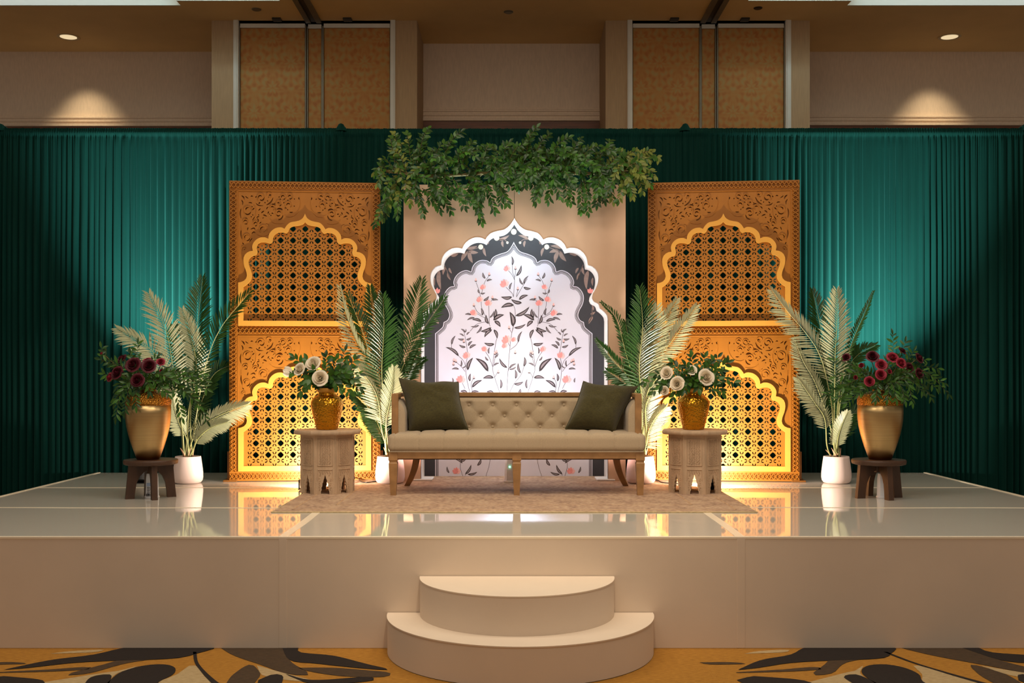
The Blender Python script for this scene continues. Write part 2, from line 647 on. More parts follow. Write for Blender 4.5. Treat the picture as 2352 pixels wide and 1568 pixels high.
def rug_mat():
    m, nt, b = new_mat('faded_oriental_rug')
    b.inputs['Roughness'].default_value = 0.95
    v = obj_coord(nt, (1, 1, 1))
    n = N(nt, 'ShaderNodeTexNoise')
    n.inputs['Scale'].default_value = 7.0
    n.inputs['Detail'].default_value = 10
    n.inputs['Roughness'].default_value = 0.75
    nt.links.new(v, n.inputs['Vector'])
    v2 = obj_coord(nt, (34, 60, 1))
    n2 = N(nt, 'ShaderNodeTexNoise')
    n2.inputs['Scale'].default_value = 1.0
    n2.inputs['Detail'].default_value = 5
    nt.links.new(v2, n2.inputs['Vector'])
    ad = N(nt, 'ShaderNodeMath', operation='ADD')
    nt.links.new(n.outputs['Fac'], ad.inputs[0])
    nt.links.new(n2.outputs['Fac'], ad.inputs[1])
    mr = N(nt, 'ShaderNodeMapRange')
    mr.inputs['From Min'].default_value = 0.72
    mr.inputs['From Max'].default_value = 1.28
    nt.links.new(ad.outputs[0], mr.inputs['Value'])
    r = N(nt, 'ShaderNodeValToRGB')
    r.color_ramp.elements[0].color = srgb(118, 88, 74)
    r.color_ramp.elements[1].color = srgb(206, 180, 148)
    e = r.color_ramp.elements.new(0.5)
    e.color = srgb(180, 148, 122)
    nt.links.new(mr.outputs['Result'], r.inputs['Fac'])
    nt.links.new(r.outputs['Color'], b.inputs['Base Color'])
    bp = N(nt, 'ShaderNodeBump')
    bp.inputs['Strength'].default_value = 0.3
    bp.inputs['Distance'].default_value = 0.004
    nt.links.new(n2.outputs['Fac'], bp.inputs['Height'])
    nt.links.new(bp.outputs['Normal'], b.inputs['Normal'])
    return m


M['rug'] = rug_mat()
# ================================================================== THE SETTING
def struct(name, mb, m, parent=None, **kw):
    o = mb.build(name, m, parent, **kw)
    if parent is None:
        o['kind'] = 'structure'
    return o


CZ = 5.295
floor = struct('floor', MB().box(-10, 10, -2, 13.2, -0.05, 0), M['carpet_gold'])

# woven leaf motifs of the carpet (12 ft repeat)
carpet_polys = {
    'carpet_dark': [
        [(20, 1303), (300, 1245), (560, 1212), (830, 1160), (1290, 1160), (1180, 1205), (1040, 1235), (690, 1248), (430, 1262), (180, 1290)],
        [(1158, 1195), (1178, 1195), (1188, 1255), (1230, 1310), (1300, 1372), (1340, 1400), (1290, 1400), (1225, 1335), (1170, 1262)],
        [(1690, 1160), (1790, 1160), (1800, 1198), (2000, 1218), (2200, 1268), (2340, 1303), (2150, 1292), (1900, 1265), (1740, 1245)],
        [(640, 1385), (720, 1320), (850, 1280), (980, 1270), (1050, 1290), (1040, 1330), (960, 1370), (900, 1420), (640, 1420)],
        [(490, 1420), (540, 1350), (640, 1330), (670, 1345), (620, 1420)],
        [(-140, 1365), (0, 1343), (70, 1345), (260, 1368), (200, 1420), (-140, 1420)],
        [(1550, 1365), (1640, 1330), (1700, 1345), (1660, 1420), (1550, 1420)],
        [(1715, 1328), (1880, 1365), (2200, 1345), (2225, 1370), (1900, 1390), (1750, 1345)]],
    'carpet_brown': [
        [(800, 1215), (1000, 1225), (760, 1262), (540, 1322), (400, 1330), (640, 1265)],
        [(1310, 1160), (1690, 1160), (1740, 1250), (1860, 1330), (1720, 1325), (1560, 1270), (1400, 1215)],
        [(1790, 1290), (2000, 1290), (2200, 1305), (2340, 1320), (2300, 1345), (2050, 1340), (1850, 1310)],
        [(1360, 1380), (1400, 1330), (1500, 1270), (1560, 1320), (1545, 1360), (1480, 1420), (1370, 1420)],
        [(300, 1300), (520, 1285), (540, 1298), (320, 1312), (-60, 1320)],
        [(-100, 1258), (80, 1256), (160, 1266), (-60, 1270)]],
    'carpet_cream': [
        [(240, 1380), (620, 1320), (700, 1310), (840, 1276), (700, 1325), (630, 1385), (480, 1420), (200, 1420)],
        [(900, 1420), (960, 1370), (1060, 1330), (1160, 1270), (1230, 1345), (1290, 1420)],
        [(1540, 1275), (1700, 1320), (1900, 1375), (1600, 1345)],
        [(840, 1198), (900, 1172), (980, 1170), (900, 1190)],
        [(300, 1205), (420, 1190), (620, 1180), (560, 1196)]],
}


def carpet_motif(dx, dy, flip=False):
    for q, (mname, polys) in enumerate(carpet_polys.items()):
        mb = MB()
        for poly in polys:
            pts = []
            for cx_, cy_ in poly:
                w = P(cx_ / 2.613, 1040 + cy_ / 2.613, 1.0)
                D = CAMZ / ((1040 + cy_ / 2.613 - HOR) / FPX)
                x = (cx_ / 2.613 - 1176) * D / FPX
                y = D
                if flip:
                    y = 2 * 5.02 - y
                pts.append(Vector((x + dx, y + dy, 0)))
            sm = resample(crom(pts + [pts[0]], 4), len(pts) * 4)[:-1]
            tri = tessellate_polygon([sm])
            z = 0.0012 + 0.0008 * (2 - q) - (0.0004 if flip else 0)
            mb.add([(p.x, p.y, z) for p in sm], [(c, b, a) if (sm[b] - sm[a]).cross(sm[c] - sm[a]).z < 0 else (a, b, c) for a, b, c in tri])
        mb.build('carpet_leaf_motif', M[mname], floor)


for dx in (0, 3.67):
    carpet_motif(dx, 0)
    carpet_motif(dx, 0, True)
carpet_motif(-3.67, 0)

# back wall: two outer bays, the centre bay between the piers
DWO, DWC, DP = 12.62, 12.31, 11.50
struct('wall_back_left', MB().box(-10, -3.2, DWO, DWO + .2, 0, CZ), M['wall'])
struct('wall_back_right', MB().box(3.2, 10, DWO, DWO + .2, 0, CZ), M['wall'])
struct('wall_back_center', MB().box(-1.2, 1.2, DWC, DWC + .2, 0, CZ), M['wall'])


def px_x(px, D):
    return (px - 1176) * D / FPX


def px_z(py, D):
    return CAMZ - (py - HOR) * D / FPX


def moulding(name, x0, x1, Y, zt, zb):
    """stepped chair rail"""
    h = zt - zb
    prof = [(0, 0), (.012, 0), (.012, .08), (.02, .1), (.02, .16), (.03, .2), (.03, .30), (.018, .33), (.018, .44), (.035, .48), (.035, .60),
            (.022, .63), (.022, .74), (.045, .78), (.045, .96), (.012, 1), (0, 1)]
    mb = MB()
    pts = [(Y - d, zt - t * h) for d, t in prof]
    n = len(pts)
    mb.add([(x0, y, z) for y, z in pts] + [(x1, y, z) for y, z in pts],
           [(i, i + n, i + 1 + n, i + 1) for i in range(n - 1)] + [tuple(range(n)), tuple(range(n, 2 * n))[::-1]])
    return struct(name, mb, M['wall'])


moulding('trim_1', -10, -3.2, DWO, px_z(264, DWO), px_z(292, DWO))
moulding('trim_2', 3.2, 10, DWO, px_z(262, DWO), px_z(290, DWO))
moulding('trim_3', -1.2, 1.2, DWC, px_z(247, DWC), px_z(280, DWC))
struct('wainscot_center', MB().box(-1.2, 1.2, DWC - .02, DWC, 0.1, px_z(280, DWC)), M['wainscot'])
struct('wainscot_left', MB().box(-10, -3.2, DWO - .02, DWO, 0.1, px_z(292, DWO)), M['wainscot'])
struct('wainscot_right', MB().box(3.2, 10, DWO - .02, DWO, 0.1, px_z(290, DWO)), M['wainscot'])


def pier(side, e):
    """partition pocket between two wrapped piers: e = pixel edges at depth DP"""
    X = [px_x(q, DP) for q in e]
    mb = MB().box(X[0], X[1], DP, 13, 0, CZ).box(X[6], X[7], DP, 13, 0, CZ)
    struct('wall_pier_' + side, mb, M['pier'])
    zt = px_z(62, DP)
    head = MB().box(X[1], X[6], DP + .005, DP + .3, zt + .075, CZ)
    struct('wall_header_' + side, head, M['grey_metal'])
    n = 4 if side == 'left' else 5
    n = {'left': 4, 'right': 6}[side]
    t = MB().box(X[1] - .005, X[2], DP - .02, DP + .03, 0, zt + .09)
    t.box(X[1] + .008, X[2] - .014, DP - .028, DP - .02, 3.0, zt + .06)
    struct('trim_%d' % n, t, M['white_metal'])
    t = MB().box(X[5], X[6] + .005, DP - .02, DP + .03, 0, zt + .09)
    t.box(X[5] + .014, X[6] - .008, DP - .028, DP - .02, 3.0, zt + .06)
    struct('trim_%d' % (n + 1), t, M['white_metal'])
    d = {'left': 1, 'right': 4}[side]
    gaps = [(X[2] + .01, X[3] - .008), (X[3] + .022, X[4] - .008), (X[4] + .022, X[5] - .01)]
    for k, (a, b) in enumerate(gaps):
        yy = DP + (.035 if k != 1 else .06)
        o = MB().rbox(a, b, yy, yy + .06, 0.02, zt, .006).build('door_%d' % (d + k), M['damask'])
        o['kind'] = 'structure'
        MB().box(a, b, yy - .012, yy + .05, zt, zt + .045).build('head_rail', M['white_metal'], o)
        for xx in (a - .012, b):
            MB().box(xx, xx + .012, yy - .014, yy + .05, 0.02, zt + .02).build('edge_seal', M['grey_metal'], o)
    # ceiling track of the sliding partition
    xc = (X[3] + X[4]) / 2
    ob = MB().box(xc - .085, xc - .03, 7.6, DP + .03, CZ - .022, CZ + .001).box(xc + .03, xc + .085, 7.6, DP + .03, CZ - .022, CZ + .001) \
        .build('ceiling_track', M['grey_metal'])
    ob['kind'] = 'structure'
    MB().box(xc - .03, xc + .03, 7.6, DP + .03, CZ - .006, CZ + .002).build('track_slot', M['dark_metal'], ob)
    for sx in (-1, 1):
        xs = xc + sx * .38
        MB().box(xs - .045, xs + .045, DP - .10, DP - .01, CZ - .02, CZ).build('door_stop', M['dark_metal'], ob)


pier('left', [486, 538, 548, 701, 738, 897, 907, 958])
pier('right', [1391, 1442, 1452, 1609, 1646, 1804, 1815, 1860])

# ceiling: low soffit along the wall, coffers stepping up towards the hall
ceil = MB()
ceil.box(-10, 10, 11.04, 13.2, CZ, CZ + .1)
ceil.box(-2.38, 2.42, 7.0, 11.04, CZ, CZ + .1)
ceil.box(-3.44, -2.38, 10.90, 11.04, CZ, CZ + .1)
ceil.box(2.42, 3.48, 10.90, 11.04, CZ, CZ + .1)
struct('ceiling', ceil, M['ceiling'])
cof = MB()
for a, b, yb in ((-10, -3.44, 11.04), (-3.44, -2.38, 10.90), (2.42, 3.48, 10.90), (3.48, 10, 11.04)):
    cof.box(a, b, yb - .02, yb - .0005, CZ - .001, CZ + .5)
    cof.box(a, b, 6.6, yb, CZ + .45, CZ + .5)
struct('ceiling_coffer', cof, M['white_paint'])
for sx in (-1, 1):
    area('cove_light', (sx * 5.4, 10.5, CZ + .38), (sx * 5.4, 11, CZ + .34), 3.4, 7, (.86, .96, 1.0), .08)
    area('cove_light', (sx * 2.92, 10.4, CZ + .38), (sx * 2.92, 11, CZ + .34), .9, 4, (.75, .98, 1.0), .08)

# recessed downlights
for k, (px, side) in enumerate(((157, 'left'), (2181, 'right'))):
    D = 12.06
    x = px_x(px, D)
    r = empty('recessed_downlight', (x, D, CZ), 0, 'round recessed downlight lit warm in the %s of the tan ceiling' % side, 'downlight', 'recessed downlights in the soffit')
    MB().lathe([(.098, .0), (.122, -.001), (.125, -.004), (.118, -.008), (.098, -.006), (.088, -.001)], 32).build('trim_ring', M['can_trim'], r, smooth=True)
    lm, nt, b = new_mat('downlight_glow')
    b.inputs['Base Color'].default_value = srgb(240, 214, 160)
    b.inputs['Emission Color'].default_value = (1.0, .80, .48, 1)
    b.inputs['Emission Strength'].default_value = 0.75
    MB().lathe([(.0, -.0025), (.06, -.0028), (.098, -.003)], 32).build('lens', lm, r)
    spot('downlight_lamp', (x, D, CZ - .05), (x - .0, D + .45, px_z(335, DWO)), 46, (1, .80, .50), 66, 1.0, .05)
# small ceiling fittings: blank cover plates and a dark sprinkler
for px, py, dark, lab in ((589, 21, 0, 'small round cover plate on the tan ceiling beside the left track'), (1168, 27, 0, 'small round cover plate in the middle of the tan ceiling'),
                          (1741, 18, 1, 'small dark sprinkler plate on the ceiling beside the right track')):
    D = (CZ - CAMZ) * FPX / (HOR - py)
    r = .05 if not dark else .045
    o = MB().lathe([(0, -.012), (r * .8, -.012), (r, -.006), (r, 0)], 24).build('ceiling_plate', M['dark_metal' if dark else 'grey_metal'], None, loc=(px_x(px, D), D, CZ))
    tag(o, lab, 'ceiling plate', None if dark else 'blank ceiling plates')

# ================================================================== STAGE
ST = 0.60
SF, SB, SX = 5.74, 9.40, 3.66
stage = empty('stage', (0, SF, 0), 0, 'wide ivory stage with glossy white top and plain front skirt', 'stage')
xs = [-SX, -1.235, 1.235, SX]
ys = [0, 1.22, 2.44, 3.66]
for i in range(3):
    for j in range(3):
        MB().rbox(xs[i], xs[i + 1], ys[j], ys[j + 1], ST - .05, ST, .002).build('deck_panel', M['gloss'], stage)
    MB().rbox(xs[i] + .001, xs[i + 1] - .001, -.012, 0.0, 0, ST - .003, .002).build('skirt_panel', M['skirt'], stage)
for sx in (-1, 1):
    MB().rbox(sx * SX - .006, sx * SX + .006, -.012, 3.66, 0, ST - .003, .002).build('skirt_panel', M['skirt'], stage)
    # cover strips where the skirt lengths meet
    MB().rbox(sx * 1.235 - .022, sx * 1.235 + .022, -.0145, -.011, 0.002, ST - .004, .001).build('skirt_joint', M['skirt'], stage)


def wavy_strip(p0, p1, w, amp, z):
    mb = MB()
    n = 60
    d = (Vector(p1) - Vector(p0))
    t = d.normalized()
    s = Vector((-t.y, t.x, 0))
    sd = uni(0, 50)
    L, R = [], []
    for i in range(n + 1):
        c = Vector(p0) + d * (i / n) + s * amp * noise.noise(Vector((i * .12 + sd, 0, 0)))
        L.append(c + s * w)
        R.append(c - s * w)
    vv = []
    for a, b in zip(L, R):
        vv += [(a.x, a.y, ST), (a.x, a.y, ST + z), (b.x, b.y, ST + z), (b.x, b.y, ST)]
    ff = []
    for i in range(n):
        for k in range(3):
            ff.append((i * 4 + k, i * 4 + 4 + k, i * 4 + 5 + k, i * 4 + 1 + k))
    mb.add(vv, ff)
    return mb


for y in (1.22, 2.44):
    wavy_strip((-SX + .01, y, 0), (SX - .01, y, 0), .012, .03, .0015).build('seam_tape', M['tape'], stage)
for x in (-1.235, 1.235):
    wavy_strip((x, 0.004, 0), (x, 3.65, 0), .025, .006, .0013).build('seam_tape', M['tape'], stage)
MB().rbox(-SX, SX, -.014, .004, ST - .012, ST + .0025, .002).build('front_edge_trim', M['tape'], stage)
MB().rbox(-SX - .008, -SX + .02, 0, 3.66, ST - .012, ST + .004, .002).build('side_edge_trim', M['tape'], stage)
MB().rbox(SX - .02, SX + .008, 0, 3.66, ST - .012, ST + .004, .002).build('side_edge_trim', M['tape'], stage)


def half_round(cx, R, z0, z1, label):
    r = empty('half_round_step', (cx, SF - .016, z0), 0, label, 'step', 'half-round stage steps')
    n = 64
    arc = [(R * math.cos(PI + PI * i / n), R * math.sin(PI + PI * i / n)) for i in range(n + 1)]
    h = z1 - z0
    mb = MB()
    mb.add([(x, y, 0) for x, y in arc] + [(x, y, h - .006) for x, y in arc],
           [(i, i + 1, i + n + 2, i + n + 1) for i in range(n)] + [(0, n + 1, 2 * n + 1, n)])
    mb.build('riser', M['skirt'], r, smooth=False, auto=40)
    t = MB()
    arc2 = [(x * 1.004, y * 1.004) for x, y in arc]
    t.add([(x, y, h - .006) for x, y in arc2] + [(x, y, h) for x, y in arc2],
          [tuple(range(n + 1, 2 * n + 2)), tuple(range(n + 1))[::-1]] + [(i, i + 1, i + n + 2, i + n + 1) for i in range(n)] + [(n, 0, n + 1, 2 * n + 1)])
    t.build('tread', M['step'], r)


half_round(.045, .712, 0.003, .194, 'wide half-round ivory step standing on the carpet')
half_round(.027, .521, .194, .390, 'smaller half-round ivory step on top of the wide one')

# ================================================================== DRAPES
DD = 9.56


def drape(x0, x1, label, seed, sagc=0.0):
    W = x1 - x0
    nu = int(W / .0062)
    ztop = 3.685
    zs = [0.02, .3, .6, .8, 1.0, 1.25, 1.5, 1.75, 2.0, 2.3, 2.6, 2.9, 3.15, 3.35, 3.5, 3.57, 3.60, 3.615, 3.63, 3.645, 3.66, 3.675, ztop]
    mb = MB()
    so = seed * 17.3
    vv = []
    nz = len(zs)
    # fold phase: irregular spacing
    ph = []
    p = 0.0
    for i in range(nu + 1):
        x = x0 + W * i / nu
        dens = 1.05 + 1.0 * noise.noise(Vector((x * 2.6 + so, 3.1, 0))) + .55 * noise.noise(Vector((x * 6 + so, 9.1, 0)))
        p += (W / nu) / .060 * max(.3, dens) * 2 * PI / 1.0
        ph.append(p)
    ph2 = []
    p = 0
    for i in range(nu + 1):
        x = x0 + W * i / nu
        p += (W / nu) / .019 * (1 + .5 * noise.noise(Vector((x * 14 + so, 1.7, 0)))) * 2 * PI
        ph2.append(p)
    for j, z in enumerate(zs):
        k = (ztop - z) / ztop
        for i in range(nu + 1):
            x = x0 + W * i / nu
            amp = .044 * (1 + .8 * noise.noise(Vector((x * 2.7 + so, 7.7, 0)))) * min(1, .35 + 2.2 * k)
            sway = .5 * noise.noise(Vector((x * 3 + so, z * .7, 2.0)))
            q_ = (ph[i] + sway * 2.2 * k) * .5
            a = abs(math.sin(q_)) ** .55
            fold = amp * (-1.5 * a + .75 + .22 * math.sin(1.7 * q_ + 1 + sway))
            fine = .008 * math.sin(ph2[i])
            if z >= 3.60:                      # gathered header over the rod
                t = min(1, (z - 3.60) / .03)
                y = fold * (1 - t) * .5 + fine * (1.0 if z < 3.67 else .9)
                if 3.61 < z < 3.67:
                    y -= .016 * math.sin((z - 3.61) / .06 * PI)
            else:
                w = max(0, 1 - (3.60 - z) / .5)
                y = fold + fine * w * .8
            zz = z + (.006 * noise.noise(Vector((x * 30 + so, 5, 5))) if j == nz - 1 else 0)
            vv.append((x - (x0 + x1) / 2, y, zz - .0))
    ff = []
    for j in range(nz - 1):
        for i in range(nu):
            a = j * (nu + 1) + i
            ff.append((a, a + 1, a + nu + 2, a + nu + 1))
    mb.add(vv, ff)
    o = mb.build('drape', M['velvet'], None, smooth=True, loc=((x0 + x1) / 2, DD + .02 * (seed % 2), 0))
    tag(o, label, 'curtain', 'green velvet drapes behind the stage')
    return o


uprights = [-7.68, -4.61, -1.54, 1.56, 4.63, 7.70]
labs = ['green velvet drape beyond the left end of the stage', 'green velvet drape behind the left palm and left stool', 'green velvet drape in the middle behind the arched backdrop',
        'green velvet drape behind the right palm and right stool', 'green velvet drape beyond the right end of the stage']
for k in range(5):
    drape(uprights[k] - .02, uprights[k + 1] + .02, labs[k], k + 1)
plabs = {1: 'drape pole with a green cloth cap near the left edge', 2: 'drape pole with a green cloth cap above the left carved screen', 3: 'drape pole with a green cloth cap above the right carved screen',
         4: 'drape pole with a green cloth cap near the right edge'}
for k in (1, 2, 3, 4):
    x = uprights[k]
    r = empty('drape_pole', (x, DD + .125, 0), 0, plabs[k], 'pole', 'uprights carrying the drapes')
    MB().lathe([(.024, 0.012), (.024, 3.62)], 12).build('pole', M['grey_metal'], r, smooth=True)
    MB().rbox(-.2, .2, -.03, .2, 0, .012, .003).build('base_plate', M['dark_metal'], r)
    mb = MB()
    mb.grid(lambda u, v: ((u - .5) * (.11 - .05 * v * v) + .004 * math.sin(u * 25), -.125 - .03 * math.sin(u * PI) + .02 * v, 3.66 + .065 * v * (1 - .3 * abs(2 * u - 1) ** 3)), 14, 6)
    mb.grid(lambda u, v: ((u - .5) * .06, -.105 + v * .11, 3.725 - .01 * v - .02 * abs(2 * u - 1) ** 3), 10, 3)
    mb.build('cloth_cap', M['velvet'], r, smooth=True)
for k in range(5):
    a, b = uprights[k], uprights[k + 1]
    o = MB().tube([(a + .03 - (a + b) / 2, 0, 0), (b - .03 - (a + b) / 2, 0, 0)], .013, 10).build('drape_rod', M['grey_metal'], None, smooth=True, loc=((a + b) / 2, DD + .03, 3.64))
    tag(o, 'thin metal rod hidden in the header of a green drape', 'rod', 'rods carrying the drapes')

# ================================================================== RUG
RZ = ST + .006
rug = empty('rug', (.015, 6.72, ST), 0, 'large faded beige and rose oriental rug under the sofa', 'rug')
mb = MB()


def rugz(u, v):
    x = -1.531 + 3.062 * u
    y = 2.44 * v
    e = min(u, 1 - u) * 3.06
    return (x + .006 * noise.noise(Vector((y * 3, x, 0))) * (1 if u in (0, 1) else 0), y + .008 * noise.noise(Vector((x * 2, 4, 0))) * (1 if v == 0 else 0), .006)


mb.grid(rugz, 40, 24)
top = len(mb.v)
edge = [i for i in range(41)] + [41 * j + 40 for j in range(1, 25)] + [41 * 24 + i for i in range(39, -1, -1)] + [41 * j for j in range(23, 0, -1)]
base = [(mb.v[i][0], mb.v[i][1], 0.0006) for i in edge]
mb.v += base
for k in range(len(edge)):
    a, b = edge[k], edge[(k + 1) % len(edge)]
    mb.f.append((b, a, top + k, top + (k + 1) % len(edge)))
mb.build('pile', M['rug'], rug)
M['rug_edge'] = mat('rug_binding', srgb(196, 172, 128), .95, var=.15, vscale=60)
bm_ = MB()
for pts in ([(-1.535, -.006, .004), (1.535, -.006, .004)], [(-1.535, -.006, .004), (-1.535, 2.44, .004)], [(1.535, -.006, .004), (1.535, 2.44, .004)]):
    bm_.tube(resample(pts, 40), .0042, 6)
bm_.build('bound_edge', M['rug_edge'], rug)
M['rug_band'] = mat('rug_border_band', srgb(168, 128, 98), .95, col2=srgb(204, 172, 134), vscale=34, detail=8, bump=.3, bscale=120)
for off, w in ((.10, .012), (.34, .014)):
    q = MB()
    for x0, x1, y0, y1 in ((-1.53 + off, 1.53 - off, off, off + w), (-1.53 + off, -1.53 + off + w, off, 2.3), (1.53 - off - w, 1.53 - off, off, 2.3)):
        q.box(x0, x1, y0, y1, .006, .0066)
    q.build('woven_border', M['rug_band'], rug)
# ================================================================== ARCHED BACKDROP
DB, DN = 8.66, 9.03       # face of the beige boards, print at the back of the niche
BZ0 = ST + .0065


def c3(x, y):             # tracing frame -> pixels
    return 900 + x / 3.564, 480 + y / 3.564


bd = empty('arched_backdrop', (0, DB, ST + .0065), 0, 'beige board backdrop with white-edged scalloped arch niche and floral print', 'backdrop')
segs = [[(1003, 75), (1022, 105), (1050, 140), (1090, 168), (1140, 179), (1190, 195), (1222, 222), (1240, 250)],
        [(1240, 250), (1270, 236), (1320, 232), (1370, 250), (1410, 285), (1430, 324)],
        [(1430, 324), (1470, 317), (1520, 325), (1565, 355), (1595, 400), (1605, 458)],
        [(1605, 458), (1645, 470), (1677, 503), (1692, 548), (1688, 605), (1668, 655), (1646, 695), (1640, 728)],
        [(1640, 728), (1655, 755), (1690, 775), (1704, 812)],
        [(1704, 812), (1735, 836), (1762, 868), (1770, 905)]]
half = []
for s_ in segs:
    q = crom([Vector(p) for p in s_], 6)
    half += q if not half else q[1:]
half = [((p.x - 1003) / 3.564 * DB / FPX, px_z(480 + p.y / 3.564, DB) - BZ0) for p in half]
XC = (1181.5 - 1176) * DB / FPX
half.append((half[-1][0], 0.0))
bx0, bx1 = px_x(927, DB), px_x(1437, DB)
btop = px_z(424, DB) - BZ0
for sx, xe in ((-1, bx0), (1, bx1)):
    poly = [(XC + sx * .0015, btop), (xe, btop), (xe, 0)]
    poly += [(XC + sx * x, z) for x, z in half[::-1]]
    poly[-1] = (XC + sx * .0015, poly[-1][1])
    MB().prism(poly, 0, .045).build('beige_board', M['beige_board'], bd)
    # white reveal of the niche
    n = len(half)
    mb = MB()
    w = .004
    vv = [(XC + sx * x, -.001, z) for x, z in half] + [(XC + sx * x, DN - DB - .001, z) for x, z in half] + [(XC + sx * (x + .02), DN - DB - .001, z + (.02 if i < n - 1 else 0)) for i, (x, z) in enumerate(half)]
    ff = [(i, i + 1, i + n + 1, i + n) for i in range(n - 1)]
    mb.add(vv, ff if sx > 0 else [f[::-1] for f in ff])
    mb.build('niche_reveal', M['white_reveal'], bd, smooth=True)
    MB().rbox(XC + sx * .745 - .075, XC + sx * .745 + .075, -.03, .22, 0, .012, .003).build('base_plate', M['white_reveal'], bd)
LY = DN - DB
pb = empty('printed_panel', (0, DN, ST + .0065), 0, 'pale printed panel with charcoal scalloped border and coral flowers inside the niche', 'printed panel')
MB().box(XC - .86, XC + .86, .0, .03, 0, px_z(455, DN) - BZ0).build('charcoal_ground', M['print_dark'], pb)


def pl(x, y):             # tracing frame -> local coordinates on the print plane
    a, b = c3(x, y)
    return (px_x(a, DN), px_z(b, DN) - BZ0)


iseg = [[(998, 268), (1015, 300), (1050, 345), (1110, 366), (1155, 385), (1180, 408), (1191, 437)],
        [(1191, 437), (1220, 420), (1270, 418), (1312, 440), (1337, 475), (1346, 512)],
        [(1346, 512), (1390, 500), (1440, 518), (1477, 555), (1492, 600), (1484, 630)],
        [(1484, 630), (1522, 638), (1557, 675), (1572, 725), (1562, 780), (1536, 830), (1526, 872), (1542, 908), (1572, 925)],
        [(1572, 925), (1580, 962), (1608, 990), (1642, 1018)]]
ih = []
for s_ in iseg:
    q = crom([Vector(p) for p in s_], 6)
    ih += q if not ih else q[1:]
ih.append(Vector((1642, 2190)))


def seg_dist(p, a, b):
    d = b - a
    t = max(0, min(1, (p - a).dot(d) / max(d.length_squared, 1e-9)))
    return (p - a - d * t).length


def field_poly(k):
    """inner arch outline shrunk by k tracing units (loops at the cusps trimmed)"""
    dense = [ih[0]]
    for i in range(len(ih) - 1):
        m = 2 if i < len(ih) - 2 else 10
        dense += [ih[i].lerp(ih[i + 1], (j + 1) / m) for j in range(m)]
    R = []
    n = len(dense)
    mirror = [Vector((1996 - p.x, p.y)) for p in ih[:8]]
    for i in range(n):
        a = dense[max(i - 1, 0)]
        b = dense[min(i + 1, n - 1)]
        t = (b - a).normalized()
        q = dense[i] + Vector((-t.y, t.x)) * k
        if q.x < 998.5:
            continue
        if k > 0:
            dm = min(seg_dist(q, ih[j], ih[j + 1]) for j in range(len(ih) - 1))
            dm = min(dm, min(seg_dist(q, mirror[j], mirror[j + 1]) for j in range(7)))
            if dm < k * .985:
                continue
        R.append((q.x, q.y))
    apex = (998, R[0][1] - (R[0][0] - 998) * 1.2) if k else (998, 268)
    L = [(1996 - x, y) for x, y in R][::-1]
    return [pl(x, y) for x, y in L + [apex] + R]


for k, m_, y_, nm in ((0, 'print_field', -.0006, 'border_line'), (7, 'print_black', -.0010, 'border_line'), (13, 'print_field', -.0014, 'border_line'), (16, 'print_black', -.0018, 'border_line'),
                      (21, 'print_field', -.0022, 'border_line'), (25, 'print_black', -.0026, 'border_line'), (29, 'print_field', -.0030, 'pale_field')):
    MB().flat(field_poly(k), y_).build(nm, M[m_], pb)


def leaf_poly(b, t, w, bend=.18, u0=0.0, u1=1.0):
    b, t = Vector(b), Vector(t)
    d = t - b
    L = d.length
    d.normalize()
    s = Vector((-d.y, d.x))
    up, dn = [], []
    n = 7
    for i in range(n + 1):
        u = i / n
        q = u0 + (u1 - u0) * u
        c = b + d * L * q + s * bend * L * math.sin(q * PI) * .5
        ww = w * .5 * (math.sin(PI * u ** .75)) ** .8 if 0 < u < 1 else 0
        up.append(c + s * ww)
        if 0 < u < 1:
            dn.append(c - s * ww)
    return up + dn[::-1]


def stroke(pts, w):
    q = crom([Vector(p) for p in pts], 5)
    L, R = [], []
    for i, p in enumerate(q):
        t = (q[min(i + 1, len(q) - 1)] - q[max(i - 1, 0)]).normalized()
        s = Vector((-t.y, t.x))
        L.append(p + s * w)
        R.append(p - s * w)
    return L + R[::-1]


left_leaves = [((620, 1320), (665, 1215), 30), ((550, 1205), (440, 1130), 26), ((550, 1310), (490, 1310), 16), ((565, 1290), (567, 1235), 14), ((580, 1300), (605, 1280), 10),
               ((600, 1010), (565, 980), 14), ((600, 1010), (607, 980), 10), ((590, 1040), (552, 1020), 12), ((612, 1030), (640, 1005), 12), ((595, 1065), (540, 1060), 16), ((610, 1070), (650, 1050), 16),
               ((605, 1130), (550, 1110), 18), ((625, 1120), (660, 1080), 18), ((635, 1140), (692, 1110), 20), ((490, 1110), (522, 1035), 18), ((640, 1410), (645, 1345), 20), ((655, 1460), (740, 1400), 28),
               ((620, 1505), (560, 1490), 24), ((650, 1500), (715, 1495), 18), ((500, 1420), (495, 1380), 12), ((790, 1330), (685, 1220), 40), ((795, 1185), (800, 1130), 13), ((790, 1240), (765, 1205), 14),
               ((835, 1280), (880, 1260), 14), ((840, 1215), (872, 1180), 14), ((835, 1380), (745, 1385), 28), ((890, 1470), (888, 1390), 18), ((835, 1505), (775, 1495), 22), ((840, 1105), (755, 1095), 26),
               ((830, 910), (920, 865), 34), ((840, 915), (890, 965), 30), ((835, 890), (850, 815), 26), ((800, 890), (838, 830), 14), ((790, 940), (772, 865), 26), ((815, 970), (725, 1000), 28), ((820, 985), (757, 1050), 28),
               ((835, 985), (862, 1062), 26), ((735, 920), (655, 905), 24), ((715, 950), (645, 960), 14), ((735, 960), (690, 1018), 16), ((742, 870), (730, 810), 20), ((680, 890), (615, 910), 16), ((650, 865), (598, 862), 16),
               ((765, 570), (745, 518), 18), ((775, 590), (822, 578), 16), ((725, 690), (765, 685), 14), ((720, 690), (705, 655), 14), ((750, 750), (795, 712), 20), ((820, 745), (872, 745), 16)]
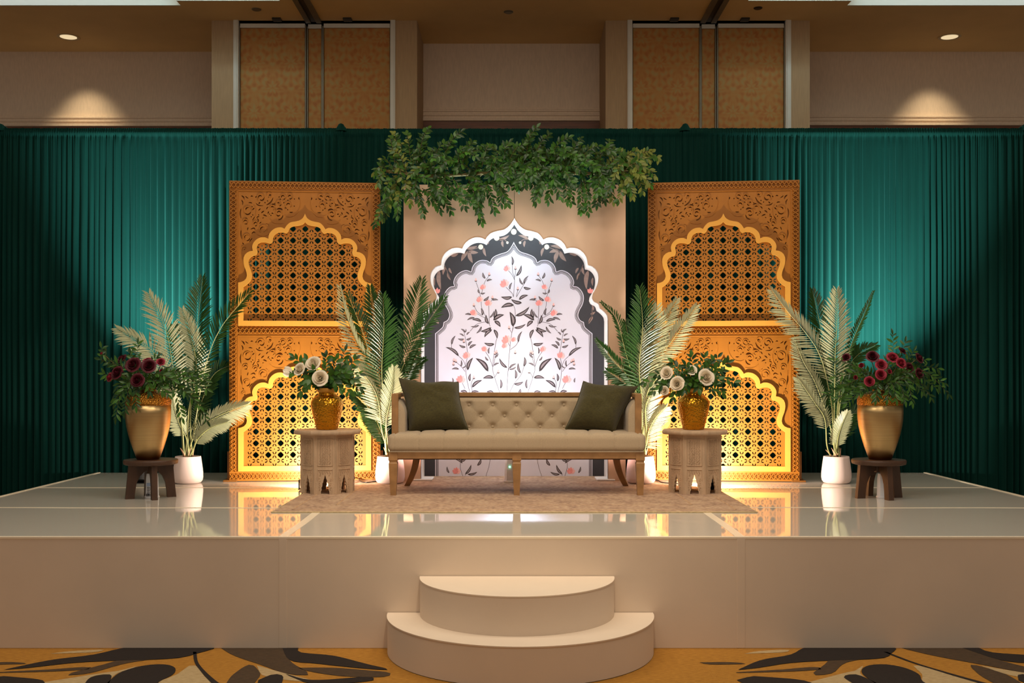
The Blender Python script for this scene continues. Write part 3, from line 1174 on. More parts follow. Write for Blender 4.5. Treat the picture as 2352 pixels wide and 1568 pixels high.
left_stems = [[(640, 1510), (612, 1380), (606, 1280), (618, 1215)], [(620, 1170), (606, 1080), (590, 1000)], [(600, 1330), (570, 1290), (530, 1255)], [(660, 1500), (650, 1430), (670, 1380)],
              [(885, 1508), (840, 1370), (825, 1290), (845, 1130), (858, 1060)], [(825, 1290), (800, 1220), (765, 1165)], [(830, 1290), (845, 1220), (858, 1185)], [(840, 1380), (860, 1345), (870, 1335)],
              [(805, 960), (780, 900), (740, 820), (730, 750)], [(800, 940), (795, 850), (793, 790)], [(790, 900), (740, 880), (690, 850)], [(740, 870), (700, 840), (675, 795)], [(727, 720), (715, 670), (690, 600)],
              [(735, 690), (760, 600), (796, 545)], [(800, 780), (815, 750), (825, 730)], [(790, 920), (700, 940), (640, 1000)], [(490, 1140), (490, 1090), (510, 1050)], [(550, 1205), (585, 1240), (605, 1290)],
              [(600, 1470), (580, 1430), (565, 1400)]]
left_flow = [(615, 1195, 32), (565, 1392, 38), (757, 1145, 26), (722, 737, 28), (790, 767, 30), (667, 847, 30), (748, 636, 25)]
left_buds = [(525, 1242), (505, 1265), (510, 1236), (672, 1376), (858, 1168), (872, 1330), (688, 580), (672, 783), (824, 722), (798, 532), (590, 1080), (845, 1178)]
ctr_leaves = [((985, 462), (980, 385), 18), ((1018, 550), (1060, 458), 24), ((1075, 620), (1045, 560), 16), ((1078, 615), (1120, 545), 16), ((1078, 640), (1140, 650), 22), ((965, 660), (985, 600), 16), ((985, 720), (893, 718), 28),
              ((1040, 742), (1117, 705), 26), ((1065, 768), (975, 738), 30), ((1000, 785), (893, 808), 34), ((1010, 875), (1127, 798), 30), ((992, 962), (965, 840), 44), ((1000, 972), (1097, 940), 22), ((1035, 1092), (1068, 998), 18),
              ((945, 1300), (880, 1220), 24), ((960, 1305), (1020, 1265), 16), ((960, 1312), (1018, 1290), 14), ((1055, 1345), (1035, 1258), 20), ((1080, 1290), (1085, 1208), 22), ((1012, 1390), (1008, 1312), 20), ((1000, 1432), (1078, 1412), 24),
              ((1040, 1508), (1052, 1470), 22)]
ctr_stems = [[(940, 1510), (950, 1350), (965, 1150), (985, 1000), (1010, 900), (1002, 800), (960, 775)], [(995, 720), (1005, 580), (990, 520), (985, 460)], [(995, 720), (985, 690), (935, 640)], [(1005, 580), (985, 540), (955, 505)],
             [(1020, 720), (1060, 650), (1110, 570)], [(970, 1150), (1020, 1110), (1045, 1050)], [(960, 1510), (1000, 1430), (1055, 1360), (1085, 1280)], [(965, 1120), (950, 1090), (945, 1075)], [(1005, 560), (1012, 520), (1012, 495)],
             [(1020, 715), (1030, 665)], [(980, 1010), (965, 985)], [(960, 1300), (950, 1330)], [(985, 1000), (995, 970)]]
ctr_flow = [(945, 485, 28), (925, 607, 38), (942, 1067, 40), (1000, 1067, 22), (925, 1117, 24)]
ctr_buds = [(1012, 482), (1031, 650), (960, 968), (1010, 1170)]
ink, grey, coral, blush = MB(), MB(), MB(), MB()


def put(mb, poly, y):
    mb.flat([pl(p[0], p[1]) for p in poly], y)


def p_leaf(b, t, w, mir, dy=0, bend=None):
    if bend is None:
        bend = .22 if (b[0] + t[1]) % 2 < 1 else -.22
    if mir:
        b, t, bend = (1996 - b[0], b[1]), (1996 - t[0], t[1]), -bend
    b, t = (b[0], b[1] + dy), (t[0], t[1] + dy)
    put(ink, leaf_poly(b, t, w, bend), -.0036)
    put(grey, leaf_poly(b, t, w * .38, bend, .16, .84), -.0040)


def p_stem(pts, mir, dy=0):
    pts = [((1996 - x) if mir else x, y + dy) for x, y in pts]
    put(ink, stroke(pts, 1.6), -.0034)


def p_flower(x, y, r, mir, dy=0, lean=0):
    if mir:
        x = 1996 - x
    y += dy
    for k, a in enumerate((-62, 62, -32, 32, 0)):
        ar = math.radians(a + lean)
        t = (x + math.sin(ar) * r * 1.15, y + r * .55 - math.cos(ar) * r * 1.45)
        mbx = coral if k % 2 == 0 else blush
        put(mbx, leaf_poly((x, y + r * .7), t, r * .82, 0), -.0044 - .0002 * k)


def p_bud(x, y, mir, dy=0):
    if mir:
        x = 1996 - x
    y += dy
    put(blush, leaf_poly((x, y + 12), (x, y - 16), 17, 0), -.0044)
    put(ink, leaf_poly((x - 9, y + 6), (x + 1, y + 16), 7, 0), -.0046)
    put(ink, leaf_poly((x + 9, y + 6), (x - 1, y + 16), 7, 0), -.0046)


for mir in (False, True):
    for b, t, w in left_leaves:
        p_leaf(b, t, w, mir)
    for s_ in left_stems:
        p_stem(s_, mir)
    for i, (x, y, r) in enumerate(left_flow):
        p_flower(x, y, r, mir, 0, (-1 if mir else 1) * (i % 3 - 1) * 14)
    for x, y in left_buds:
        p_bud(x, y, mir)
    # the repeat of the print that shows below the sofa
    for x, y, r in ((530, 2140, 34),):
        p_flower(x, y, r, mir)
    for b, t, w in (((600, 2170), (650, 2090), 22), ((470, 2160), (452, 2105), 16), ((560, 2060), (610, 2040), 20), ((580, 2080), (500, 2040), 18), ((700, 2100), (730, 2040), 22), ((620, 2170), (700, 2150), 20)):
        p_leaf(b, t, w, mir)
    for s_ in ([(580, 2185), (560, 2100), (580, 2000), (590, 1900)], [(770, 2185), (800, 2080), (820, 1900)], [(600, 2180), (625, 2130)]):
        p_stem(s_, mir)
for b, t, w in ctr_leaves:
    p_leaf(b, t, w, False)
for s_ in ctr_stems:
    p_stem(s_, False)
for x, y, r in ctr_flow:
    p_flower(x, y, r, False, 0, -12)
for x, y in ctr_buds:
    p_bud(x, y, False)
ink.build('ink_linework', M['print_black'], pb)['kind'] = 'stuff'
grey.build('leaf_highlights', M['print_grey'], pb)['kind'] = 'stuff'
coral.build('coral_petals', M['print_coral'], pb)['kind'] = 'stuff'
blush.build('blush_petals', M['print_blush'], pb)['kind'] = 'stuff'
taupe, pale, red = MB(), MB(), MB()
for mir in (False, True):
    for b, t, w in (((622, 345), (568, 428), 34), ((632, 345), (662, 442), 34), ((628, 340), (708, 356), 30), ((606, 322), (700, 302), 26), ((752, 315), (772, 388), 22), ((872, 252), (962, 214), 24), ((905, 258), (912, 312), 20),
                    ((388, 500), (402, 658), 36), ((440, 470), (418, 540), 22), ((455, 520), (482, 582), 18), ((468, 480), (492, 528), 18), ((350, 560), (352, 630), 18), ((480, 380), (545, 365), 26), ((350, 880), (385, 940), 24),
                    ((370, 860), (330, 840), 18), ((345, 830), (360, 780), 16), ((780, 290), (790, 255), 16), ((940, 190), (975, 165), 12)):
        if mir:
            b, t = (1996 - b[0], b[1]), (1996 - t[0], t[1])
        put(taupe, leaf_poly(b, t, w, .15), -.0008)
    for s_ in ([(600, 360), (620, 345), (700, 318), (728, 312)], [(880, 250), (920, 250), (945, 272)], [(430, 455), (450, 500), (470, 560)], [(385, 930), (360, 880), (356, 800)]):
        q = [((1996 - x) if mir else x, y) for x, y in s_]
        put(taupe, stroke(q, 2), -.0008)
    for x, y, r in ((728, 310, 20), (858, 236, 22), (946, 275, 10)):
        x = 1996 - x if mir else x
        put(pale, [(x + r * math.cos(a * PI / 8), y + r * 1.05 * math.sin(a * PI / 8)) for a in range(16)], -.0012)
    x = 1996 - 372 if mir else 372
    for a in (-40, 0, 40):
        put(red, leaf_poly((x, 690), (x + 34 * math.sin(math.radians(a)), 690 - 48 * math.cos(math.radians(a))), 24, 0), -.0012 - .0001 * (a + 50) / 50)
put(pale, [(998 + 23 * math.cos(a * PI / 8), 186 + 24 * math.sin(a * PI / 8)) for a in range(16)], -.0012)
taupe.build('taupe_leaves', M['print_taupe'], pb)['kind'] = 'stuff'
pale.build('pale_blossoms', M['rose_white'], pb)['kind'] = 'stuff'
red.build('coral_petals', M['print_coral'], pb)['kind'] = 'stuff'

# ================================================================== CARVED SCREENS
PW, PH = 1.22, 2.44
BW = .075
SECH = 1.105


def cv(x, y):
    du = (803 - x) / 1120 * (.535 / .5455)
    yc = y + (803 - x) * .038 * (1823 - y) / 1723
    return Vector((-du, (yc - 100) / 1101 - .077))      # v downwards from section top


outer_k = [[(803, 393), (785, 428), (755, 450), (715, 460), (668, 468), (636, 494), (615, 525)],
           [(615, 525), (588, 511), (540, 515), (500, 538), (474, 572), (467, 612)],
           [(467, 612), (430, 597), (380, 604), (340, 634), (320, 676), (326, 718)],
           [(326, 718), (288, 725), (255, 750), (240, 792), (246, 850), (264, 900), (272, 940), (260, 975), (230, 995), (192, 1003)]]
inner_k = [[(803, 468), (780, 489), (740, 498), (692, 503), (662, 520), (650, 548), (628, 566)],
           [(628, 566), (600, 556), (560, 557), (526, 575), (509, 610), (506, 640), (480, 656)],
           [(480, 656), (440, 644), (396, 643), (370, 660), (360, 692), (369, 728), (356, 757)],
           [(356, 757), (318, 766), (292, 790), (286, 826), (300, 872), (317, 920), (314, 965), (294, 1000), (265, 1026), (240, 1042)]]


def path_of(keys, ns):
    out = []
    for s_ in keys:
        q = resample(crom([cv(*p) for p in s_], 8), ns)
        out += q if not out else q[1:]
    return out


NS = 14
po, pi_ = path_of(outer_k, NS), path_of(inner_k, NS)
po[0].x = pi_[0].x = 0
po += [Vector((-.535, .80)), Vector((-.535, SECH))]
pi_ += [Vector((-.493, .80)), Vector((-.493, SECH - .043))]


def band_mesh():
    """scalloped arch moulding with straight sides and sill; front proud of the plate"""
    O = [(p.x, -p.y) for p in po] + [(-p.x, -p.y) for p in po[::-1][:-1]]
    I = [(p.x, -p.y) for p in pi_] + [(-p.x, -p.y) for p in pi_[::-1][:-1]]
    n = len(O)
    mb = MB()
    yf, yb = -.024, -.002
    mb.add([(x, yf, z) for x, z in O] + [(x, yf, z) for x, z in I] + [(x, yb, z) for x, z in O] + [(x, yb, z) for x, z in I],
           [(i + n, i + n + (1 if i < n - 1 else 1 - n), (i + 1) % n, i) for i in range(n)]
           + [(i, (i + 1) % n, (i + 1) % n + 2 * n, i + 2 * n) for i in range(n)]
           + [((i + 1) % n + n, i + n, i + 3 * n, (i + 1) % n + 3 * n) for i in range(n)])
    bm = bmesh.new()
    me = mb.mesh('arch_moulding', M['gold_band'])
    bm.from_mesh(me)
    bmesh.ops.recalc_face_normals(bm, faces=bm.faces)
    bm.to_mesh(me)
    bm.free()
    return me


def inside_open(x, v):
    """is (x, v) inside the opening (a little beyond the inner edge)"""
    x = -abs(x)
    if v > SECH - .02:
        return False
    pts = [(-p.x, p.y) for p in pi_]
    # half width of the opening at v
    w = 0
    for (a, b), (c, d) in zip(pts[:-1], pts[1:]):
        if (b - v) * (d - v) <= 0 and abs(d - b) > 1e-9:
            w = max(w, a + (c - a) * (v - b) / (d - b))
    return abs(x) < w + .022


def lattice_mesh():
    cu = bpy.data.curves.new('lattice', 'CURVE')
    cu.dimensions = '2D'
    cu.fill_mode = 'BOTH'
    cu.extrude = .004

    def spl(pts):
        s_ = cu.splines.new('POLY')
        s_.points.add(len(pts) - 1)
        for q, (x, y) in zip(s_.points, pts):
            q.co = (x, y, 0, 1)
        s_.use_cyclic_u = True
    v0 = pi_[0].y - .03
    spl([(-.515, -SECH + .01), (.515, -SECH + .01), (.515, -.72), (.50, -.5), (.32, -.27), (.08, -v0 + .0), (-.08, -v0), (-.32, -.27), (-.50, -.5), (-.515, -.72)])
    cxp, cyp = .0995, .0951
    r0 = .309

    def petal_hole(cx_, cy_, ang, r, d):
        """disc around the tip of a petal with the pointed petal left standing in it"""
        ox, oy = cx_ + d * math.cos(ang), cy_ + d * math.sin(ang)
        out = []
        for i in range(-6, 7):
            t = ang + math.radians(118) * i / 6
            out.append((ox + r * math.cos(t), oy + r * math.sin(t)))
        for deg, q in ((112, .50), (80, .40), (45, .50), (0, .84), (-45, .50), (-80, .40), (-112, .50)):
            t = ang + math.radians(deg)
            out.append((ox + r * q * math.cos(t), oy + r * q * math.sin(t)))
        return out
    bounds = .505

    def ok(x, v):
        return inside_open(x, v) and abs(x) < .478 and v < SECH - .03 and v > v0 + .03
    for row in range(-1, 10):
        for c in range(-6, 7):
            # pointed quatrefoil
            x, v = c * cxp, r0 + row * cyp
            if ok(x, v):
                pts = []
                R = .0268
                quad = ((1, 0), (.76, .25), (.74, .45), (.52, .50), (.46, .72), (.26, .76))
                for q in range(4):
                    c_, s_ = ((1, 0), (0, 1), (-1, 0), (0, -1))[q]
                    for qx, qy in quad:
                        if q % 2:
                            pts.append((x + R * (qx * c_ - qy * s_), -v + R * (qx * s_ + qy * c_)))
                        else:
                            pts.append((x + R * (qx * c_ - qy * s_), -v + R * (qx * s_ + qy * c_)))
                spl(pts)
            x, v = (c + .5) * cxp, r0 + (row + .5) * cyp
            if ok(x, v):
                spl([(x + .0048 * math.cos(a * PI / 4), -v + .0048 * math.sin(a * PI / 4)) for a in range(8)])
                for sx in (-1, 1):
                    if ok(x + sx * .035, v):
                        spl(petal_hole(x, -v, 0 if sx > 0 else PI, .0162, .0284))
                    if ok(x, v + sx * .035):
                        spl(petal_hole(x, -v, -sx * PI / 2, .0158, .0268))
    ob = bpy.data.objects.new('tmp_lattice', cu)
    COL.objects.link(ob)
    dg = bpy.context.evaluated_depsgraph_get()
    me = bpy.data.meshes.new_from_object(ob.evaluated_get(dg), depsgraph=dg)
    bpy.data.objects.remove(ob)
    me.name = 'lattice'
    me.transform(Matrix.Rotation(PI / 2, 4, 'X'))
    me.transform(Matrix.Translation((0, .008, 0)))
    me.materials.clear()
    me.materials.append(M['gold_screen'])
    return me


def spiral(cx_, cy_, r, a0, turns, d=1, n=26):
    pts, ws = [], []
    for i in range(n + 1):
        t = i / n
        a = a0 + d * t * turns * 2 * PI
        rr = r * (1 - t) ** .85 + .10 * r * t
        pts.append((cx_ + rr * math.cos(a), cy_ + rr * math.sin(a)))
        ws.append(1.0 - .45 * t)
    return pts, ws


# pierced cuts of the left spandrel: centre line and width, in tracing units
def zz(x, y):
    return (245 + x / 5, 204 + y / 5)


cuts = []
for w, pts in ((8, [(620, 190), (650, 100), (715, 60), (800, 105)]), (8, [(700, 245), (800, 282), (880, 230), (912, 140)]), (8, [(60, 715), (80, 630), (140, 585), (240, 580)]), (8, [(25, 850), (130, 905), (230, 880), (290, 790)]),
               (7, [(1680, 190), (1705, 110), (1765, 82), (1830, 130)]), (7, [(1790, 266), (1860, 245), (1912, 180)]), (7, [(1990, 145), (2060, 82), (2132, 112)]), (7, [(2065, 225), (2130, 250), (2210, 185)]),
               (7, [(1920, 535), (1960, 460), (2030, 450), (2085, 495)]), (6, [(2090, 620), (2140, 580), (2165, 525)]), (7, [(1500, 870), (1540, 800), (1600, 800), (1665, 845)]), (7, [(1465, 945), (1550, 1002), (1635, 955)]),
               (8, [(1762, 960), (1730, 1070), (1650, 1150), (1540, 1172)]), (9, [(1490, 695), (1600, 668), (1690, 695), (1745, 740)]), (7, [(1200, 592), (1270, 570), (1345, 605)]), (6, [(1335, 722), (1400, 690), (1425, 640)]),
               (7, [(1505, 418), (1550, 400), (1595, 420)]), (6, [(1595, 557), (1650, 530), (1685, 470)]), (6, [(520, 400), (600, 475), (690, 512), (860, 525)]), (9, [(1005, 490), (1120, 440), (1230, 340), (1312, 170)]),
               (7, [(1118, 82), (1165, 38), (1232, 72)]), (6, [(185, 370), (270, 370), (362, 402)]), (5, [(40, 70), (100, 130), (185, 182)]), (7, [(850, 935), (930, 960), (1030, 1012)]), (6, [(360, 1170), (430, 1090), (492, 1000)]),
               (6, [(555, 1075), (610, 1020), (690, 1000)]), (6, [(1000, 695), (1030, 630), (1095, 580)]), (7, [(360, 712), (405, 660), (452, 618)]), (6, [(638, 742), (690, 690), (735, 648)]), (7, [(770, 862), (830, 800), (905, 760)]),
               (7, [(640, 432), (680, 400), (716, 358)]), (6, [(1250, 478), (1330, 462), (1442, 518)]), (6, [(2055, 838), (2140, 852), (2225, 842)]), (6, [(20, 1130), (70, 1080), (140, 1112)]), (6, [(1070, 900), (1090, 830), (1135, 790)]),
               (6, [(1235, 890), (1270, 868), (1330, 905)]), (5, [(1120, 925), (1165, 890)]), (5, [(820, 1090), (880, 1060)]), (5, [(1090, 130), (1125, 155)]), (6, [(1775, 430), (1830, 380)]), (6, [(2250, 575), (2310, 570)]), (5, [(1850, 680), (1875, 620), (1930, 690)]),
               (6, [(290, 110), (325, 72), (400, 100)]), (6, [(495, 155), (530, 115), (570, 125)]), (5, [(1550, 160), (1590, 140), (1630, 155)]), (5, [(1595, 240), (1640, 240), (1685, 270)])):
    cuts.append(([zz(*p) for p in pts], w))
for x, y in ((590, 235), (940, 385), (1060, 310), (380, 935), (650, 935), (1210, 970), (1390, 430), (1990, 300), (2290, 250), (310, 1010), (1980, 725), (350, 555)):
    cuts.append(([zz(x - 22, y + 8), zz(x + 22, y - 8)], 8))
for w, pts in ((9, [(557, 210), (600, 190), (643, 185), (690, 196), (734, 222)]), (8, [(342, 204), (365, 184), (400, 182), (433, 212)]), (8, [(447, 214), (470, 188), (495, 190), (515, 214)]), (8, [(742, 240), (748, 262)]),
               (8, [(218, 212), (236, 228), (246, 252)]), (7, [(216, 250), (230, 275), (228, 300)]), (8, [(214, 330), (207, 375), (214, 420)]), (8, [(400, 540), (392, 520), (408, 502), (428, 506)]), (7, [(418, 548), (440, 540), (448, 520)]),
               (8, [(250, 605), (246, 582), (262, 566), (282, 572)]), (7, [(262, 624), (284, 618), (294, 598)]), (7, [(228, 700), (226, 684), (240, 674), (252, 682)]), (6, [(240, 706), (254, 700)]), (7, [(216, 520), (212, 560), (222, 610)]),
               (7, [(236, 450), (252, 436), (268, 446)]), (6, [(244, 470), (266, 470), (280, 456)]), (7, [(330, 475), (342, 458), (358, 462)]), (6, [(340, 492), (360, 486)]), (7, [(300, 520), (330, 510), (345, 525)]), (6, [(310, 560), (330, 545), (345, 555)]),
               (7, [(372, 560), (400, 572), (440, 572), (470, 550)]), (6, [(290, 640), (300, 620), (318, 600)]), (6, [(380, 470), (400, 455)]), (7, [(440, 470), (462, 480), (470, 500)]), (6, [(225, 640), (240, 655)]), (6, [(280, 500), (270, 530)]),
               (6, [(360, 420), (372, 440), (366, 460)])):
    cuts.append((pts, w))


def cut_poly(pts, w):
    q = crom([Vector(p) for p in pts], 4) if len(pts) > 2 else [Vector(pts[0]).lerp(Vector(pts[1]), i / 4) for i in range(5)]
    m = len(q) - 1
    L, R = [], []
    for i, p in enumerate(q):
        t = (q[min(i + 1, m)] - q[max(i - 1, 0)]).normalized()
        n_ = Vector((-t.y, t.x))
        ww = w * .82 * max(.12, math.sin(PI * min(.97, max(.03, i / m))) ** .6)
        L.append(p + n_ * ww)
        R.append(p - n_ * ww)
    out = []
    for p in L + R[::-1]:
        c = cv(p.x, p.y)
        out.append((c.x, -c.y))
    return out


def outline_ridges():
    mb = MB()
    for a in ([(748, 236), (757, 290), (745, 350), (700, 404), (640, 412), (612, 396)], [(604, 468), (560, 472), (510, 462), (478, 432)], [(484, 560), (420, 584), (356, 566)], [(214, 480), (222, 540), (232, 640)], [(330, 300), (352, 340), (348, 400), (322, 448)]):
        q = crom([Vector(p) for p in a], 6)
        m_ = len(q) - 1
        pts = []
        for p in q:
            c = cv(p.x, p.y)
            pts.append((c.x, -c.y))
        mb.ridge(pts, [.0042 * math.sin(PI * min(1, max(0, .08 + .84 * i / m_))) ** .6 for i in range(m_ + 1)], .0035, 0)
    for cx_, cy_, rr, a0 in ((395, 238, 35, 2.2), (275, 352, 38, 2.0), (597, 240, 28, 3.6), (661, 236, 27, 3.6), (645, 310, 29, 2.4), (559, 382, 31, 1.8), (501, 332, 24, 3.0), (555, 288, 22, 3.2), (418, 522, 36, 2.2), (268, 595, 32, 2.0), (240, 690, 18, 2.0), (470, 215, 24, 3.0), (345, 470, 22, 2.6), (255, 450, 24, 2.6)):
        pts = []
        for i in range(19):
            a = a0 + i / 18 * 4.6
            c = cv(cx_ + rr * math.cos(a), cy_ + rr * math.sin(a))
            pts.append((c.x, -c.y))
        mb.ridge(pts, [.0046 * math.sin(PI * (.06 + .88 * i / 18)) ** .5 for i in range(19)], .0048, 0)
    return mb


def plate_from_curve(name, loops, thick, y_front):
    cu = bpy.data.curves.new(name, 'CURVE')
    cu.dimensions = '2D'
    cu.fill_mode = 'BOTH'
    cu.extrude = thick / 2
    for pts in loops:
        s_ = cu.splines.new('POLY')
        s_.points.add(len(pts) - 1)
        for q, (x, y) in zip(s_.points, pts):
            q.co = (x, y, 0, 1)
        s_.use_cyclic_u = True
    ob = bpy.data.objects.new('tmp_plate', cu)
    COL.objects.link(ob)
    dg = bpy.context.evaluated_depsgraph_get()
    me = bpy.data.meshes.new_from_object(ob.evaluated_get(dg), depsgraph=dg)
    bpy.data.objects.remove(ob)
    me.name = name
    me.transform(Matrix.Rotation(PI / 2, 4, 'X'))
    me.transform(Matrix.Translation((0, y_front + thick / 2, 0)))
    me.materials.clear()
    me.materials.append(M['gold_screen'])
    return me


RIDGE = outline_ridges()
band_me = band_mesh()
lattice_me = lattice_mesh()


def spandrel_poly(sx):
    mid = [((a.x + b.x) / 2, -(a.y + b.y) / 2) for a, b in zip(po[:len(po) - 2], pi_)]
    poly = [(0, 0), (-.537, 0), (-.537, mid[-1][1])] + mid[::-1]
    poly[-1] = (0, poly[-1][1])
    return [(x * -sx, z) for x, z in poly]


def above_band(pts):
    """keep a cut only if it clears the arch moulding and the frame"""
    for x, z in pts:
        if abs(x) > .53 or abs(x) < .012 or z > -.008:
            return False
        for a in po[:len(po) - 2]:
            if (Vector((-abs(x), -z)) - a).length < .012:
                return False
    return True


scroll_holes = [h for h in (cut_poly(p, w) for p, w in cuts) if above_band(h)]


def scroll_plate(sx):
    return plate_from_curve('pierced_scrollwork', [spandrel_poly(sx)] + [[(x * -sx, z) for x, z in h] for h in scroll_holes], .010, 0.0)


scroll_l, scroll_r = scroll_plate(-1), scroll_plate(1)
span_l = MB().prism(spandrel_poly(-1), .018, .024).mesh('spandrel', M['gold_screen'])
span_r = MB().prism(spandrel_poly(1), .018, .024).mesh('spandrel', M['gold_screen'])
ridge_l = RIDGE.mesh('scroll_outline', M['gold_screen'])
mr_ = MB()
mr_.add([(-x, y, z) for x, y, z in RIDGE.v], [f[::-1] for f in RIDGE.f])
ridge_r = mr_.mesh('scroll_outline', M['gold_screen'])


def guilloche(L):
    """interlaced band along x from 0 to L, width centred on z=0, front at y=0"""
    mb = MB()
    n = max(1, round(L / .0345 / 2) * 2)
    p = L / n
    for s_ in (-1, 1):
        pts = [(i * p / 6, s_ * .0195 * math.cos(PI * i / 6)) for i in range(n * 6 + 1)]
        mb.ridge(pts, .0042, .012, 0)
    for k in range(n):
        cx_ = (k + .5 + .5) * p if False else k * p
        if k == 0:
            continue
        if k % 1 == 0:
            for dx, dz in ((.0062, 0), (-.0062, 0), (0, .0066), (0, -.0066)):
                a = .0040
                mb.add([(cx_ + dx - a, 0, dz), (cx_ + dx, 0, dz + a), (cx_ + dx + a, 0, dz), (cx_ + dx, 0, dz - a), (cx_ + dx, -.011, dz)],
                       [(0, 4, 1)[::-1], (1, 4, 2)[::-1], (2, 4, 3)[::-1], (3, 4, 0)[::-1]])
    for s_ in (-1, 1):
        for k in range(n):
            cx_ = (k + .5) * p
            z = s_ * .0225
            mb.add([(cx_ - .009, 0, z + s_ * .004), (cx_, 0, z - s_ * .007), (cx_ + .009, 0, z + s_ * .004), (cx_, -.010, z)], [(0, 1, 3), (1, 2, 3), (2, 0, 3)] if s_ < 0 else [(1, 0, 3), (2, 1, 3), (0, 2, 3)])
    return mb


def screen(loc, rz, label):
    r = empty('carved_screen', loc, rz, label, 'screen', 'carved gold screens flanking the backdrop')
    hw = PW / 2
    z1, z2, z3 = .080, .080 + SECH, PH - BW
    zr = z2 + BW
    fy = -.008
    for nm, (a, b, c, d) in (('frame_rail', (-hw, hw, 0, z1)), ('frame_rail', (-hw, hw, z3, PH)), ('frame_rail', (-hw + BW, hw - BW, z2, zr)), ('frame_stile', (-hw, -hw + BW, z1, z3)), ('frame_stile', (hw - BW, hw, z1, z3))):
        MB().rbox(a, b, fy, .024, c, d, .003).build(nm, M['gold_screen'], r)
    for z, x0, x1 in ((z1 / 2, -hw + .005, hw - .005), (PH - BW / 2, -hw + .005, hw - .005), ((z2 + zr) / 2, -hw + BW, hw - BW)):
        g = guilloche(x1 - x0)
        g.v = [(x + x0, y + fy, zz + z) for x, y, zz in g.v]
        g.build('carved_border', M['gold_screen'], r)
    for x in (-hw + BW / 2 - .002, hw - BW / 2 + .002):
        g = guilloche(z3 - z1)
        g.v = [(x - zz, y + fy, xx + z1) for xx, y, zz in g.v]
        g.build('carved_border', M['gold_screen'], r)
    for zt in (z2, z3):
        b_ = MB()
        q = hw - BW + .004
        b_.ridge([(-q, zt - .004), (q, zt - .004)], .005, .006, fy + .002)
        for sx in (-1, 1):
            b_.ridge([(sx * q, zt - SECH + .01), (sx * q, zt - .004)], .004, .005, fy + .002)
        b_.build('bead', M['gold_screen'], r)
        for me in (span_l, span_r):
            link_mesh('spandrel', me, r, (0, 0, zt))
        for me in (scroll_l, scroll_r):
            link_mesh('pierced_scrollwork', me, r, (0, 0, zt))
        for me in (ridge_l, ridge_r):
            link_mesh('scroll_outline', me, r, (0, .0002, zt))['kind'] = 'stuff'
        link_mesh('lattice', lattice_me, r, (0, 0, zt))
        link_mesh('arch_moulding', band_me, r, (0, 0, zt))
    for sx in (-1, 1):
        MB().rbox(sx * (hw - .01) - .055, sx * (hw - .01) + .055, -.03, .16, -.003, .010, .002).rbox(sx * (hw - .01) - .03, sx * (hw - .01) + .03, .026, .05, .01, .24, .003).build('foot', M['foot_brown'], r)
    return r


screen((-1.690, 8.685, ST + .004), math.radians(5.1), 'tall carved gold lattice screen left of the arched backdrop')
screen((1.722, 8.665, ST + .004), math.radians(-6.3), 'tall carved gold lattice screen right of the arched backdrop')
# ================================================================== SOFA
def roundbox(sx, sy, sz, r, nx, ny, nz, disp=None):
    """rounded box centred on the origin, quads on a fine grid"""
    mb = MB()
    hx, hy, hz = sx / 2, sy / 2, sz / 2

    def rd(p):
        c = Vector((min(max(p.x, -hx + r), hx - r), min(max(p.y, -hy + r), hy - r), min(max(p.z, -hz + r), hz - r)))
        d = p - c
        if d.length > 1e-9:
            p = c + d.normalized() * r
        return disp(p) if disp else p
    def edge(t, h):      # denser near the rim
        s_ = math.sin((t - .5) * PI)
        return h * (s_ * .5 + (2 * t - 1) * .5)
    for sgn in (-1, 1):
        mb.grid(lambda u, v: rd(Vector((edge(u, hx), edge(v, hy), sgn * hz))), nx, ny, flip=sgn < 0)
        mb.grid(lambda u, v: rd(Vector((edge(u, hx), sgn * hy, edge(v, hz)))), nx, nz, flip=sgn > 0)
        mb.grid(lambda u, v: rd(Vector((sgn * hx, edge(u, hy), edge(v, hz)))), ny, nz, flip=sgn < 0)
    return mb


SOX, SOY = .034, 7.60
sofa = empty('sofa', (SOX, SOY, RZ), 0, 'oatmeal linen settee with tufted back and pale oak frame', 'sofa')
HW = .926
seams = [k * .176 for k in range(-5, 6)]


def seat_disp(p):
    q = p.copy()
    if p.z > .03:
        w = (1 - (abs(p.x) / HW) ** 4) * (1 - (abs(p.y) / .3) ** 4)
        q.z += .016 * max(0, w) + .004 * noise.noise(Vector((p.x * 6, p.y * 6, 0)))
    for s_ in seams:
        d = abs(p.x - s_)
        if d < .03:
            k = .0045 * math.exp(-(d / .006) ** 2) + .0035 * math.exp(-(d / .02) ** 2)
            if p.z > .055:
                q.z -= k * 1.6
            elif p.y < -.25:
                q.y += k * .55
    return q


roundbox(2 * HW, .60, .132, .042, 330, 26, 14, seat_disp).build('seat_cushion', M['linen'], sofa, smooth=True, loc=(0, .285, .376))
pp = MB()
pp.tube([(-HW + .02, -.014, .315), (HW - .02, -.014, .315)], .0045, 8)
pp.build('seat_piping', M['linen'], sofa, smooth=True)
ap = MB().rbox(-.915, .915, 0, .03, .262, .312, .004).rbox(-.915, .915, .59, .62, .262, .312, .004)
ap.rbox(-.915, -.885, .03, .59, .262, .312, .003).rbox(.885, .915, .03, .59, .262, .312, .003)
ap.build('seat_apron', M['oak'], sofa)
MB().rbox(-.89, .89, .03, .6, .255, .262, .002).build('dust_cover', M['black_plastic'], sofa)


